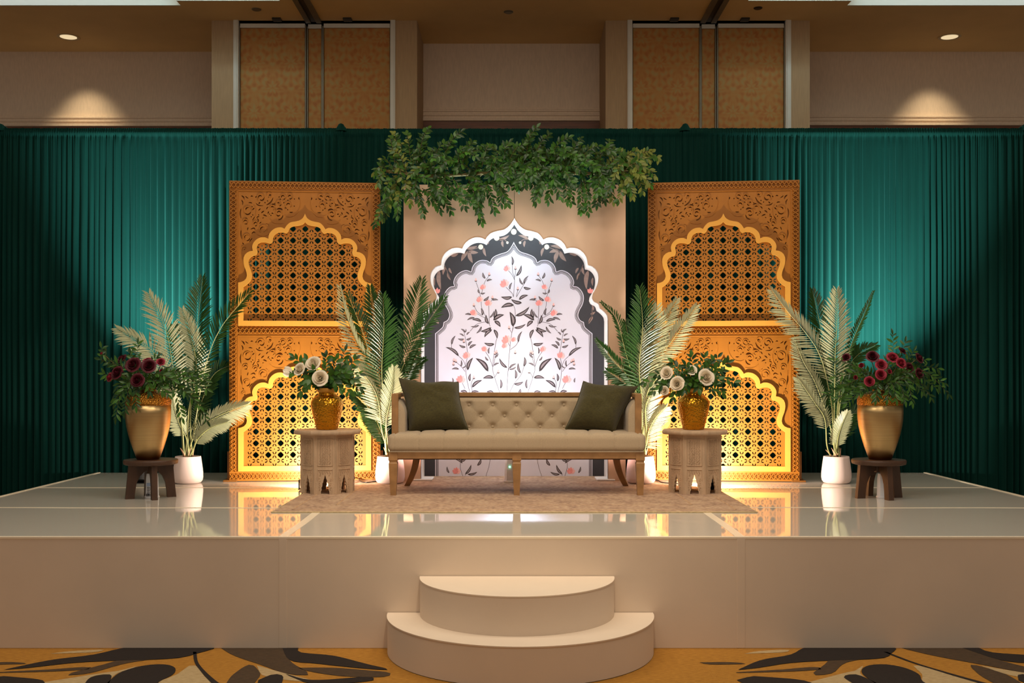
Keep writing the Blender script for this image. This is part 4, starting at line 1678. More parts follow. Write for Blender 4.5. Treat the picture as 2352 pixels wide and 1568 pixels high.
def front_leg(cx_):
    mb = MB()
    y0 = -.004
    prof = [(.312, .032), (.252, .032), (.248, .027), (.236, .027), (.230, .031), (.12, .026), (0.0, .020)]
    n0 = 0
    for z, h in prof:
        mb.v += [(cx_ - h, y0 + .0 + (.032 - h), z), (cx_ + h, y0 + (.032 - h), z), (cx_ + h, y0 + .032 + h, z), (cx_ - h, y0 + .032 + h, z)]
    for j in range(len(prof) - 1):
        for i in range(4):
            k = (i + 1) % 4
            mb.f.append((j * 4 + k, j * 4 + i, j * 4 + 4 + i, j * 4 + 4 + k))
    mb.f.append((0, 1, 2, 3))
    e = (len(prof) - 1) * 4
    mb.f.append((e + 3, e + 2, e + 1, e))
    return mb


for cx_ in (-.885, 0.0, .885):
    front_leg(cx_).build('front_leg', M['oak'], sofa)
for sx in (-1, 1):
    mb = MB()
    n = 9
    for j in range(n + 1):
        t = j / n
        z = .27 * (1 - t)
        fl = t ** 1.9
        cx_ = sx * (.765 + .085 * fl)
        cy_ = .585 + .085 * fl
        h = .027 - .006 * t
        mb.v += [(cx_ - h, cy_ - h, z), (cx_ + h, cy_ - h, z), (cx_ + h, cy_ + h, z), (cx_ - h, cy_ + h, z)]
    for j in range(n):
        for i in range(4):
            k = (i + 1) % 4
            mb.f.append((j * 4 + k, j * 4 + i, j * 4 + 4 + i, j * 4 + 4 + k))
    mb.f.append((0, 1, 2, 3))
    mb.f.append((n * 4 + 3, n * 4 + 2, n * 4 + 1, n * 4))
    mb.build('rear_leg', M['oak'], sofa)
# back
BT = .727
MB().rbox(-.91, .91, .565, .635, BT - .032, BT, .004).build('back_rail', M['oak'], sofa)
MB().rbox(-.90, .90, .60, .632, .31, BT - .03, .004).build('back_panel', M['linen'], sofa)
rows = [(.632, [k * .182 for k in range(-4, 5)]), (.548, [(k + .5) * .182 for k in range(-5, 5)]), (.466, [k * .182 for k in range(-4, 5)])]
btn = [(x, z) for z, xs_ in rows for x in xs_ if abs(x) < .8]


def back_fn(u, v):
    x = -.845 + 1.69 * u
    z = .40 + (BT - .036 - .40) * v
    a = (x / .182) + (z - .632) / .168
    b = (x / .182) - (z - .632) / .168
    c = abs(math.sin(PI * a)) ** .45 * abs(math.sin(PI * b)) ** .45
    d2 = min(((x - p) ** 2 + (z - q) ** 2) for p, q in btn)
    dim = math.exp(-d2 / .026 ** 2)
    edge_ = min(1, (BT - .036 - z) / .03) ** .5 if z > BT - .066 else 1
    bulge = (.034 + .006 * c - .024 * dim) * edge_
    return (x, .585 - bulge - .02 * (1 - v), z)


MB().grid(back_fn, 260, 60).build('tufted_backrest', M['linen'], sofa, smooth=True)
bme = MB().lathe([(0, .007), (.006, .0065), (.0105, .004), (.012, 0)], 14)
bme.v = [(x, -z, y) for x, y, z in bme.v]
bmesh_me = bme.mesh('tuft_button', M['linen'], True)
for x, z in btn:
    if abs(x) < .56:
        v = (z - .40) / (BT - .036 - .40)
        y = back_fn((x + .845) / 1.69, v)[1]
        link_mesh('tuft_button', bmesh_me, sofa, (x, y - .004, z))
# arms
for sx in (-1, 1):
    MB().rbox(min(sx * .862, sx * .91), max(sx * .862, sx * .91), .125, .175, .40, BT, .004).build('arm_post', M['oak'], sofa)
    MB().rbox(min(sx * .862, sx * .91), max(sx * .862, sx * .91), .172, .57, BT - .03, BT - .001, .004).build('arm_rail', M['oak'], sofa)
    MB().rbox(min(sx * .888, sx * .906), max(sx * .888, sx * .906), .17, .57, .40, BT - .028, .003).build('arm_side', M['linen'], sofa)

    def arm_disp(p):
        q = p.copy()
        return q
    mb = MB()

    def armf(u, v):
        y = .135 + .45 * u
        z = .42 + (BT - .045 - .42) * v
        # soft pad: thickness swells then rolls to the rail at the top
        t = .060 * (1 - max(0, (v - .55) / .45) ** 2.2) + .012
        t *= min(1, (u / .035)) ** .5 if u < .035 else 1
        return (sx * (.885 - t), y, z)
    mb.grid(armf, 36, 24, flip=sx > 0)
    # front edge of the pad
    mb.grid(lambda u, v: (sx * (.888 - u * (.060 * (1 - max(0, (v - .55) / .45) ** 2.2) + .012) + .0), .136 + .010 * (u * u), .42 + (BT - .045 - .42) * v), 6, 24, flip=sx < 0)
    mb.build('arm_pad', M['linen'], sofa, smooth=True)


# ------------------------------------------------------------------ cushions
def pillow(corn, label, th=.125):
    """corn: TL, TR, BR, BL world corners"""
    TL, TR, BR, BL = [Vector(c) for c in corn]
    base = (BL + BR) / 2
    nrm = ((TR - TL) + (BR - BL)).cross((TL - BL) + (TR - BR)).normalized()
    if nrm.y > 0:
        nrm = -nrm
    r = empty('throw_pillow', base, 0, label, 'pillow', 'olive throw pillows on the sofa')

    def pt(u, v, s_):
        a, b = 2 * u - 1, 2 * v - 1
        # pinched sides, pointed corners
        uu = .5 + .5 * a * (1 - .085 * (1 - b * b) - .018 * noise.noise(Vector((v * 4, base.x, a))))
        vv = .5 + .5 * b * (1 - .085 * (1 - a * a) - .018 * noise.noise(Vector((u * 4, base.x + 9, b))))
        p = BL.lerp(BR, uu).lerp(TL.lerp(TR, uu), vv)
        p += Vector((.012 * math.sin(v * 4 + base.x * 3) * (1 - abs(a)), 0, -.016 * max(0, b) * math.sin(u * PI) * (1 + .6 * math.sin(u * 7 + base.x))))
        t = th * (max(0, (1 - a ** 4)) * max(0, (1 - b ** 4))) ** .55
        t *= 1 + .14 * noise.noise(Vector((u * 2.5, v * 2.5, s_ * 3 + base.x)))
        t += (.007 * noise.noise(Vector((u * 6, v * 6, base.x))) + .006 * abs(noise.noise(Vector((u * 9 + v * 5, v * 4, base.x))))) * (1 - a * a) * (1 - b * b) * 1.6
        t = max(t, .001)
        p = p + nrm * t * s_
        p += Vector((0, 0, -.012 * (1 - b) * .5 * 0))
        return p - base
    mb = MB()
    mb.grid(lambda u, v: pt(u, v, 1), 36, 36)
    mb.grid(lambda u, v: pt(u, v, -1), 36, 36, flip=True)
    mb.build('cover', M['olive'], r, smooth=True)
    loop = [pt(t, 0, .2) for t in [i / 30 for i in range(31)]] + [pt(1, t, .2) for t in [i / 30 for i in range(1, 31)]] + [pt(1 - t, 1, .2) for t in [i / 30 for i in range(1, 31)]] + [pt(0, 1 - t, .2) for t in [i / 30 for i in range(1, 31)]]
    MB().tube(loop, .0055, 6, cap=False).build('seam_flange', M['olive'], r, smooth=True)


pillow([P(916, 868, 8.02), P(1052, 877, 8.06), P(1075, 986, 7.90), P(941, 992, 7.84)], 'olive green chenille throw pillow at the left end of the sofa')
pillow([P(1340, 876, 8.06), P(1465, 886, 8.02), P(1409, 995, 7.86), P(1298, 985, 7.90)], 'olive green chenille throw pillow tilted at the right end of the sofa')


# ================================================================== CARVED OCTAGONAL TABLES
def octa(r, z, rot, cx_=0, cy_=0):
    return [(cx_ + r * math.cos(rot + k * PI / 4), cy_ + r * math.sin(rot + k * PI / 4), z) for k in range(8)]


def side_table(loc, rot, label):
    """rot: turn of the octagon; a face looks at the viewer when rot=0"""
    r = empty('octagonal_table', loc, rot, label, 'side table', 'carved octagonal side tables')
    H = .458
    Rt = .236 / math.cos(PI / 8)
    a0 = PI / 8
    mb = MB()
    levels = [(Rt * .955, H - .030), (Rt * .985, H - .026), (Rt, H - .018), (Rt, H - .008), (Rt * .985, H)]
    vv = []
    for rr, z in levels:
        vv += octa(rr, z, a0)
    ff = []
    for j in range(len(levels) - 1):
        for i in range(8):
            k = (i + 1) % 8
            ff.append((j * 8 + i, j * 8 + k, j * 8 + 8 + k, j * 8 + 8 + i))
    ff.append(tuple(range(8))[::-1])
    ff.append(tuple(range(32, 40)))
    mb.add(vv, ff)
    mb.build('table_top', M['washed'], r)
    ap_ = .187                      # apothem of the body
    w = 2 * ap_ * math.tan(PI / 8)
    hw = w / 2
    hb = H - .028
    # each side is a carved leaf: frame with ogee cut between the legs
    ogee = [(.031, 0), (.030, .02), (.025, .032), (.027, .046), (.020, .062), (.021, .076), (.013, .09), (.013, .102), (.006, .116), (.004, .128), (0, .142)]
    prof = [(hw - .001, 0), (hw - .001, hb), (-hw + .001, hb), (-hw + .001, 0)] + [(-x, z) for x, z in ogee] + ogee[::-1][1:]
    # prof order: right-bottom, right-top, left-top, left-bottom, then ogee from left foot over the apex to the right foot
    side_me = MB().prism(prof, -ap_, -ap_ + .014).mesh('side_panel', M['washed'])
    fr = MB()
    for x0, x1, z0, z1 in ((-hw + .022, hw - .022, .205, .209), (-hw + .022, hw - .022, .398, .402), (-hw + .022, -hw + .026, .205, .402), (hw - .026, hw - .022, .205, .402),
                           (-hw + .022, hw - .022, .176, .180), (-hw + .022, -hw + .026, .10, .18), (hw - .026, hw - .022, .10, .18)):
        fr.rbox(x0, x1, -ap_ - .005, -ap_ + .002, z0, z1, .001)
    frame_me = fr.mesh('panel_frame', M['washed'])
    cm = MB()
    rr = random.Random(11)
    for z0, z1 in ((.215, .392), (.135, .172)):
        nx, nz = 5, max(2, int((z1 - z0) / .0105))
        for j in range(nz):
            for i in range(nx):
                cx_ = (-hw + .034) + (2 * hw - .068) * (i + .5 + .25 * (j % 2)) / (nx + .25)
                cz_ = z0 + (z1 - z0) * (j + .5) / nz
                if z1 < .2 and abs(cx_) < .022 and cz_ < .15:
                    continue
                pts, ws = spiral(cx_, cz_, .0062, rr.uniform(0, 6), 1.1, 1 if (i + j) % 2 else -1, 7)
                cm.ridge(pts, [.0021 * q for q in ws], .0034, -ap_)
    for sx in (-1, 1):
        for k in range(6):
            pts, ws = spiral(sx * (.0375 + .004 * (k % 2)), .035 + .016 * k, .0055, rr.uniform(0, 6), 1.0, sx, 7)
            cm.ridge(pts, [.0019 * q for q in ws], .003, -ap_)
    carve_me = cm.mesh('carving', M['washed'])
    for k in range(8):
        o = link_mesh('side_panel', side_me, r)
        o.rotation_euler = (0, 0, k * PI / 4)
        link_mesh('panel_frame', frame_me, o)
        link_mesh('carving', carve_me, o)['kind'] = 'stuff'
    # corner beads where the leaves meet
    for k in range(8):
        x, y, _ = octa(ap_ / math.cos(PI / 8) - .003, 0, a0)[k]
        MB().lathe([(.0065, 0), (.0065, hb)], 8, x, y).build('corner_bead', M['washed'], r)
    return r


TLX, TRX = -1.363, 1.354
TY = 7.86
side_table((TLX, TY, RZ), math.radians(4), 'whitewashed carved octagonal table left of the sofa')
side_table((TRX, TY, RZ), math.radians(-11), 'whitewashed carved octagonal table right of the sofa')
TZ = RZ + .458


# ================================================================== VASES
def hammered_vase(loc, label):
    r = empty('hammered_vase', loc, 0, label, 'vase', 'hammered gold vases on the carved tables')
    prof = [(0, 0), (.070, 0), (.078, .004), (.084, .03), (.096, .075), (.108, .125), (.1165, .165), (.118, .19), (.114, .212), (.103, .232), (.086, .247), (.071, .256), (.064, .264), (.0625, .276), (.064, .288), (.068, .300), (.070, .306), (.066, .306), (.060, .288), (.058, .27), (.06, .25), (.0, .24)]
    MB().lathe(prof, 56, rfn=lambda R, z, a: R * (1 + .004 * math.sin(a * 9 + z * 70))).build('body', M['hammered'], r, smooth=True)
    MB().lathe([(.066, .2765), (.0715, .279), (.0735, .292), (.0735, .304), (.071, .308), (.0665, .3065)], 48).build('rim_band', M['gold_band'], r, smooth=True)


hammered_vase((TLX - .005, TY, TZ), 'hammered amber gold vase on the left carved table')
hammered_vase((TRX - .012, TY, TZ), 'hammered amber gold vase on the right carved table')


def tall_vase(loc, label):
    r = empty('tall_vase', loc, 0, label, 'vase', 'tall brushed gold vases on wooden stools')
    body = [(0, 0), (.074, 0), (.078, .006), (.090, .04), (.105, .08), (.121, .13), (.135, .18), (.147, .235), (.1535, .285), (.1555, .33), (.155, .384)]
    MB().lathe(body, 64).build('body', M['brushed_gold'], r, smooth=True)
    sh = [(.1555, .384), (.1575, .398), (.1565, .424), (.150, .443), (.136, .458), (.112, .470), (.082, .479), (.058, .483)]
    MB().lathe(sh, 64, rfn=lambda R, z, a: R).build('beaten_shoulder', M['mosaic_gold'], r, smooth=True)
    nk = [(.058, .482), (.052, .490), (.050, .498), (.052, .506), (.058, .512), (.056, .516), (.050, .514), (.044, .496), (.04, .466), (0, .446)]
    MB().lathe(nk, 48).build('neck', M['mosaic_gold'], r, smooth=True)


def stool(loc, rot, label):
    r = empty('wooden_stool', loc, rot, label, 'stool', 'dark wooden stools under the tall vases')
    H = .272
    MB().lathe([(0, H - .036), (.165, H - .036), (.183, H - .030), (.186, H - .018), (.186, H - .006), (.182, H), (0, H)], 56).build('seat', M['darkwood'], r, auto=35)
    # leg: radial plank with an arched inner edge
    prof = [(.012, H - .037), (.012, H - .066), (.045, H - .084), (.078, H - .118), (.099, H - .165), (.108, .05), (.112, 0), (.172, 0), (.166, .06), (.158, .14), (.150, H - .037)]
    prof = prof[::-1]
    me = MB().prism(prof, -.019, .019).mesh('leg', M['darkwood'])
    for k in range(4):
        o = link_mesh('leg', me, r)
        o.rotation_euler = (0, 0, k * PI / 2 + .001)
    MB().rbox(-.03, .03, -.03, .03, H - .09, H - .037, .003).build('hub_block', M['darkwood'], r)


SLX, SRX, SY = -2.557, 2.596, 7.52
stool((SLX, SY, ST), math.radians(-62), 'dark round wooden stool at the left end of the stage')
stool((SRX, SY, ST), math.radians(-80), 'dark round wooden stool at the right end of the stage')
SZ = ST + .272
tall_vase((SLX - .018, SY, SZ), 'tall brushed gold vase on the left wooden stool')
tall_vase((SRX + .010, SY, SZ), 'tall brushed gold vase on the right wooden stool')


# ================================================================== LEAVES, SPRIGS, ROSES
def leaf_mesh(name, m_, w=.36, fold=.10, curl=.12):
    """unit leaf along +y, upper face +z"""
    mb = MB()
    ys_ = [0, .16, .38, .62, .84, 1.0]
    ws_ = [.02, .30, .5, .46, .24, 0]
    for y, q in zip(ys_, ws_):
        zc = -curl * y * y
        h = q * w
        mb.v += [(-h, y, zc + fold * q), (0, y, zc), (h, y, zc + fold * q)]
    for j in range(5):
        a = j * 3
        mb.f += [(a, a + 1, a + 4, a + 3), (a + 1, a + 2, a + 5, a + 4)]
    return mb.mesh(name, m_, True)


LEAF = [leaf_mesh('leaf', M['leaf'], .5), leaf_mesh('leaf', M['leaf_deep'], .42, .12, .2), leaf_mesh('leaf', M['leaf_warm'], .46, .1, .15)]
LEAFN = [leaf_mesh('leaf', M['leaf'], .34), leaf_mesh('leaf', M['leaf_deep'], .30, .12, .25)]


def leaf_matrix(p, d, nrm, size):
    d = d.normalized()
    s_ = d.cross(nrm)
    if s_.length < 1e-4:
        s_ = d.cross(Vector((1, .3, .2)))
    s_.normalize()
    n_ = s_.cross(d)
    m_ = Matrix((s_, d, n_)).transposed().to_4x4()
    return Matrix.Translation(p) @ m_ @ Matrix.Scale(size, 4)


def sprig_leaves(path, n, size, spread=.9, rng=random, t0=.15, face=Vector((0, -1, .35))):
    out = []
    for k in range(n):
        t = t0 + (1 - t0) * (k + .5) / n
        i = t * (len(path) - 1)
        a = int(min(i, len(path) - 2))
        p = path[a].lerp(path[a + 1], i - a)
        tan = (path[a + 1] - path[a]).normalized()
        fz = (face + Vector((rng.uniform(-.6, .6), rng.uniform(-.5, .5), rng.uniform(-.5, .5)))).normalized()
        s_ = tan.cross(fz)
        if s_.length < 1e-3:
            continue
        s_.normalize()
        sd = 1 if k % 2 else -1
        d = tan * rng.uniform(.45, .9) + s_ * sd * spread * rng.uniform(.6, 1.1) + Vector((0, 0, -.15)) + fz * rng.uniform(-.2, .4)
        out.append(leaf_matrix(p, d, fz, size * rng.uniform(.7, 1.2)))
    fz = face
    out.append(leaf_matrix(path[-1], (path[-1] - path[-2]) + Vector((0, 0, -.002)), fz, size))
    return out


def sprig(name, ctrl, n, size, leafset, label, group, cat='greenery', stem_r=.0018):
    ctrl = [Vector(c) for c in ctrl]
    base = ctrl[0]
    dx, dz = ctrl[-1].x - base.x, ctrl[-1].z - base.z
    side = 'to the left' if dx < -.12 else ('to the right' if dx > .12 else 'in the middle')
    label = label.replace('leafy green sprig', 'leafy green sprig ' + ('hanging down ' if dz < -.02 else ('reaching up ' if dz > .12 else 'spreading ')) + side)
    path = resample(crom([c - base for c in ctrl], 6), 14)
    r = empty(name, base, 0, label, cat, group)
    MB().tube(path, [stem_r * (1.2 - .8 * i / 14) for i in range(15)], 5).build('stem', M['stem'], r, smooth=True)
    for mtx in sprig_leaves(path, n, size):
        o = link_mesh('leaf', random.choice(leafset), r)
        o.matrix_local = mtx
    return r


def petal_meshes(m_, R):
    """three petal shapes from the heart of a rose outwards (local z is the axis of the bloom)"""
    out = []
    for rad, h, arc, lean, roll in ((.09, .80, 3.2, .02, 0), (.21, .77, 2.5, .04, .03), (.34, .70, 2.1, .08, .08), (.49, .60, 1.8, .18, .20), (.66, .46, 1.6, .40, .40)):
        def fn(u, v):
            a = (u - .5) * arc * (.55 + .45 * math.sin(min(1, v * 1.15) * PI * .6 + .3))
            rr = rad * (.45 + .55 * math.sin(v * PI * .62)) + lean * v * v * .35 + roll * max(0, v - .7) * 1.6
            z = h * v - roll * max(0, v - .72) * 1.4 - .10 * (2 * u - 1) ** 4 * v
            return (R * rr * math.sin(a), -R * rr * math.cos(a), R * z)
        out.append(MB().grid(fn, 8, 6).mesh('petal', m_, True))
    return out


PET_W = petal_meshes(M['rose_white'], 1.0)
PET_R = petal_meshes(M['rose_red'], 1.0)
PET_P = petal_meshes(M['rose_pink'], 1.0)


def rose(name, bloom, face, R, petals, neck, label, group, outer=True):
    bloom, neck = Vector(bloom), Vector(neck)
    q = Vector(face).normalized().to_track_quat('Z', 'Y')
    r = empty(name, bloom, 0, label, 'rose', group)
    r.rotation_mode = 'QUATERNION'
    r.rotation_quaternion = q
    rings = [(0, 2, .0), (1, 3, .4), (2, 4, .1), (3, 5, .7)] + ([(4, 6, .3)] if outer else [])
    for ri, n, ph in rings:
        for k in range(n):
            o = link_mesh('petal', petals[ri], r)
            o.rotation_euler = (uni(-.08, .08), uni(-.08, .08), ph + 2 * PI * k / n + uni(-.15, .15))
            s_ = R * uni(.93, 1.07)
            o.scale = (s_, s_, s_)
    inv = q.inverted()
    pts = [Vector((0, 0, 0)), Vector((0, 0, -R * .9)), inv @ (neck.lerp(bloom, .35) - bloom) + Vector((0, 0, -R * .2)), inv @ (neck - bloom)]
    MB().tube(crom(pts, 4), .003, 5).build('stem', M['stem'], r, smooth=True)
    MB().lathe([(.001, -.02), (R * .22, -.01), (R * .3, .05 * R), (R * .15, .1 * R)], 10).build('calyx', M['leaf_deep'], r, smooth=True)
    return r


def b6(cx_, cy_, D):
    return P(200 + cx_ / 3.015, 640 + cy_ / 3.015, D)


def b7(cx_, cy_, D):
    return P(640 + cx_ / 3.015, 640 + cy_ / 3.015, D)


def b8(cx_, cy_, D):
    return P(1360 + cx_ / 3.015, 640 + cy_ / 3.015, D)


def b9(cx_, cy_, D):
    return P(1760 + cx_ / 3.016, 640 + cy_ / 3.016, D)


# ---- burgundy arrangement on the left stool
nkL = Vector((SLX - .018, SY, SZ + .47))
for i, (x, y, s_, dd, pk, lab) in enumerate((
        (325, 600, .058, -.12, 0, 'large dark burgundy rose top of the left arrangement'), (432, 608, .056, -.10, 0, 'dark burgundy rose right of centre in the left arrangement'),
        (218, 655, .052, -.08, 0, 'dark burgundy rose at the left of the left arrangement'), (352, 705, .052, -.15, 0, 'dark burgundy rose low over the left vase neck'),
        (165, 685, .036, -.02, 1, 'small crimson rose at the left tip of the left arrangement'), (510, 580, .034, -.02, 1, 'small crimson rose at the right of the left arrangement'),
        (420, 575, .036, .04, 1, 'small crimson rose peeping over the left arrangement'), (105, 520, .020, 0, 1, 'tiny red bud at the far left of the left arrangement'),
        (250, 560, .044, .05, 0, 'burgundy rose at the back of the left arrangement'), (515, 640, .022, -.1, 1, 'tiny crimson bud above the green leaves of the left vase'))):
    p = b6(x, y, SY + dd)
    f = (p - (nkL + Vector((0, .12, .06)))).normalized() + Vector((0, -.55, .15))
    rose('red_rose', p, f, s_, PET_P if pk else PET_R, nkL, lab, 'burgundy roses in the left tall vase', s_ > .03)
for tips in ([(100, 480), (130, 560), .02], [(95, 560), (200, 600), .0], [(350, 450), (350, 560), .06], [(480, 545), (430, 600), .05], [(200, 960), (240, 760), -.14], [(190, 860), (230, 720), -.10], [(260, 920), (290, 760), -.15],
             [(340, 880), (340, 770), -.18], [(800, 660), (600, 640), -.05], [(830, 760), (640, 660), -.06], [(780, 880), (640, 720), -.10], [(830, 980), (720, 780), -.08], [(660, 960), (600, 760), -.14], [(700, 800), (560, 690), -.12],
             [(600, 700), (500, 660), -.15], [(820, 700), (620, 650), .02], [(560, 800), (480, 720), -.16], [(720, 660), (560, 630), 0], [(120, 660), (220, 680), .02], [(240, 800), (280, 720), -.12], [(760, 740), (600, 680), -.1],
             [(300, 520), (330, 620), .05], [(440, 780), (420, 720), -.17]):
    (tx, ty), (mx_, my), dd = tips
    t = b6(tx, ty, SY + dd)
    m_ = b6(mx_, my, SY + dd * .8)
    sprig('greenery_sprig', [nkL + Vector((uni(-.02, .02), uni(-.02, .02), -.01)), nkL.lerp(m_, .55) + Vector((0, -.01, .05)), m_, t], 24, .054, LEAFN if ty > 600 else LEAFN + [LEAF[1]],
          'leafy green sprig in the left tall vase', 'greenery in the left tall vase')
# ---- burgundy arrangement on the right stool
nkR = Vector((SRX + .010, SY, SZ + .47))
for i, (x, y, s_, dd, pk, lab) in enumerate((
        (735, 545, .050, -.08, 0, 'dark burgundy rose top left in the right arrangement'), (795, 600, .042, -.12, 1, 'crimson rose in the middle of the right arrangement'), (870, 552, .046, -.06, 1, 'crimson rose near the top of the right arrangement'),
        (928, 590, .042, -.10, 1, 'pinkish crimson rose right of the middle in the right arrangement'), (790, 665, .042, -.15, 1, 'pinkish rose above the right vase neck'), (715, 712, .038, -.16, 1, 'pinkish rose lowest on the left of the right vase'),
        (850, 645, .026, -.15, 1, 'small crimson rose above the right vase'), (660, 605, .030, -.05, 1, 'small crimson rose left of the middle of the right arrangement'), (555, 550, .036, .02, 0, 'burgundy rose at the left end of the right arrangement'),
        (1050, 555, .044, 0, 0, 'burgundy rose at the upper right of the right arrangement'), (1050, 660, .044, -.08, 0, 'dark burgundy rose low at the right of the right arrangement'), (620, 685, .024, -.1, 1, 'tiny crimson bud at the left of the right vase'),
        (938, 505, .034, .05, 0, 'dark burgundy rose at the top back of the right arrangement'), (985, 620, .040, -.04, 0, 'dark burgundy rose between the leaves at the right'))):
    p = b9(x, y, SY + dd)
    f = (p - (nkR + Vector((0, .12, .06)))).normalized() + Vector((0, -.55, .15))
    rose('red_rose', p, f, s_, PET_P if pk else PET_R, nkR, lab, 'burgundy roses in the right tall vase', s_ > .03)
for tips in ([(875, 390), (880, 500), .06], [(470, 560), (600, 600), .02], [(480, 680), (620, 650), -.05], [(420, 800), (600, 720), -.05], [(500, 830), (640, 740), -.10], [(560, 860), (680, 740), -.12], [(640, 800), (700, 740), -.16],
             [(1265, 800), (1100, 640), -.02], [(1230, 720), (1060, 630), .03], [(1190, 620), (1020, 600), .04], [(1140, 820), (1040, 700), -.08], [(1010, 850), (980, 720), -.14], [(960, 840), (930, 740), -.16], [(900, 830), (880, 740), -.18],
             [(840, 830), (850, 750), -.18], [(1100, 560), (1000, 580), .05], [(1020, 500), (980, 560), .06], [(960, 440), (930, 540), .06], [(520, 760), (640, 690), -.08], [(1080, 780), (990, 690), -.12], [(760, 830), (770, 750), -.18],
             [(600, 640), (680, 640), -.02], [(1180, 760), (1050, 660), .0], [(1100, 700), (1000, 650), -.1]):
    (tx, ty), (mx_, my), dd = tips
    t = b9(tx, ty, SY + dd)
    m_ = b9(mx_, my, SY + dd * .8)
    sprig('greenery_sprig', [nkR + Vector((uni(-.02, .02), uni(-.02, .02), -.01)), nkR.lerp(m_, .55) + Vector((0, -.01, .05)), m_, t], 24, .054, LEAFN,
          'leafy green sprig in the right tall vase', 'greenery in the right tall vase')
# ---- white rose arrangements on the tables
nk = Vector((TLX - .005, TY, TZ + .27))
for x, y, s_, dd, lab in ((245, 595, .062, -.06, 'large ivory rose at the top of the left table vase'), (290, 690, .064, -.15, 'large ivory rose lowest in the left table vase'), (152, 632, .052, -.04, 'ivory rose turned aside at the left of the left table vase'),
                          (432, 612, .048, .04, 'ivory rose at the back of the left table vase')):
    p = b7(x, y, TY + dd)
    f = (p - (nk + Vector((0, .1, .02)))).normalized() + Vector((0, -.8, .1))
    rose('white_rose', p, f, s_, PET_W, nk, lab, 'ivory roses in the left table vase')
for k, (dx, dz) in enumerate(((-38, 6), (-20, -18), (-30, -6))):
    o = MB().grid(lambda u, v: ((u - .5) * .05 * math.sin(v * PI) ** .7, -.01 * math.sin(u * PI), v * .075), 6, 8)
    pb_ = b7(95, 655, TY - .03)
    r_ = tag(o.build('lily_petal', M['rose_white'], None, smooth=True, loc=pb_), 'ivory lily petal at the far left of the left table vase', 'petal', 'lily petals in the left table vase')
    r_.rotation_euler = (.2, math.radians(-70 - 22 * (k - 1)), .2 * k)
for tips in ([(110, 545), (170, 600), -.02], [(150, 780), (200, 700), -.10], [(200, 740), (220, 690), -.13], [(330, 540), (330, 640), .04], [(400, 560), (380, 640), -.02], [(460, 500), (430, 620), .05], [(530, 560), (450, 640), .02],
             [(560, 660), (460, 660), -.04], [(560, 760), (470, 690), -.06], [(490, 800), (430, 700), -.10], [(420, 760), (380, 700), -.14], [(380, 660), (350, 680), -.12], [(430, 620), (380, 660), -.06], [(520, 700), (420, 680), -.08],
             [(90, 650), (180, 660), -.05], [(470, 650), (400, 670), -.1], [(250, 640), (270, 700), -.1], [(200, 560), (240, 640), .02], [(500, 620), (420, 650), .0]):
    (tx, ty), (mx_, my), dd = tips
    t, m_ = b7(tx, ty, TY + dd), b7(mx_, my, TY + dd * .8)
    sprig('greenery_sprig', [nk + Vector((uni(-.02, .02), uni(-.02, .02), 0)), nk.lerp(m_, .5) + Vector((0, -.01, .03)), m_, t], 17, .058, LEAF[:2],
          'leafy green sprig on the left table', 'greenery in the left table vase')
nk = Vector((TRX - .012, TY, TZ + .27))
for x, y, s_, dd, lab in ((785, 685, .064, -.12, 'large ivory rose at the right of the right table vase'), (520, 658, .054, -.04, 'ivory rose at the left of the right table vase'), (590, 728, .058, -.13, 'ivory rose leaning low over the right table vase'),
                          (688, 640, .044, -.02, 'small ivory rose in the middle of the right table vase'), (505, 775, .036, -.06, 'half hidden ivory rose low at the left of the right table vase')):
    p = b8(x, y, TY + dd)
    f = (p - (nk + Vector((0, .1, .02)))).normalized() + Vector((0, -.8, .1))
    rose('white_rose', p, f, s_, PET_W, nk, lab, 'ivory roses in the right table vase')
for tips in ([(560, 580), (620, 650), .04], [(690, 540), (700, 640), .05], [(780, 545), (740, 640), .04], [(870, 545), (790, 640), .03], [(940, 580), (830, 640), -.02], [(990, 720), (860, 670), -.06], [(900, 790), (830, 710), -.10],
             [(830, 770), (790, 720), -.14], [(560, 820), (620, 730), -.12], [(480, 740), (590, 690), -.06], [(370, 720), (560, 680), .0], [(440, 660), (580, 660), .03], [(640, 770), (670, 720), -.15], [(740, 760), (730, 710), -.16],
             [(650, 600), (680, 660), -.05], [(730, 690), (710, 700), -.13], [(900, 640), (800, 660), -.03], [(430, 780), (580, 710), -.04], [(880, 700), (800, 690), -.1], [(820, 590), (760, 650), 0]):
    (tx, ty), (mx_, my), dd = tips
    t, m_ = b8(tx, ty, TY + dd), b8(mx_, my, TY + dd * .8)
    sprig('greenery_sprig', [nk + Vector((uni(-.02, .02), uni(-.02, .02), 0)), nk.lerp(m_, .5) + Vector((0, -.01, .03)), m_, t], 17, .058, LEAF[:2],
          'leafy green sprig on the right table', 'greenery in the right table vase')


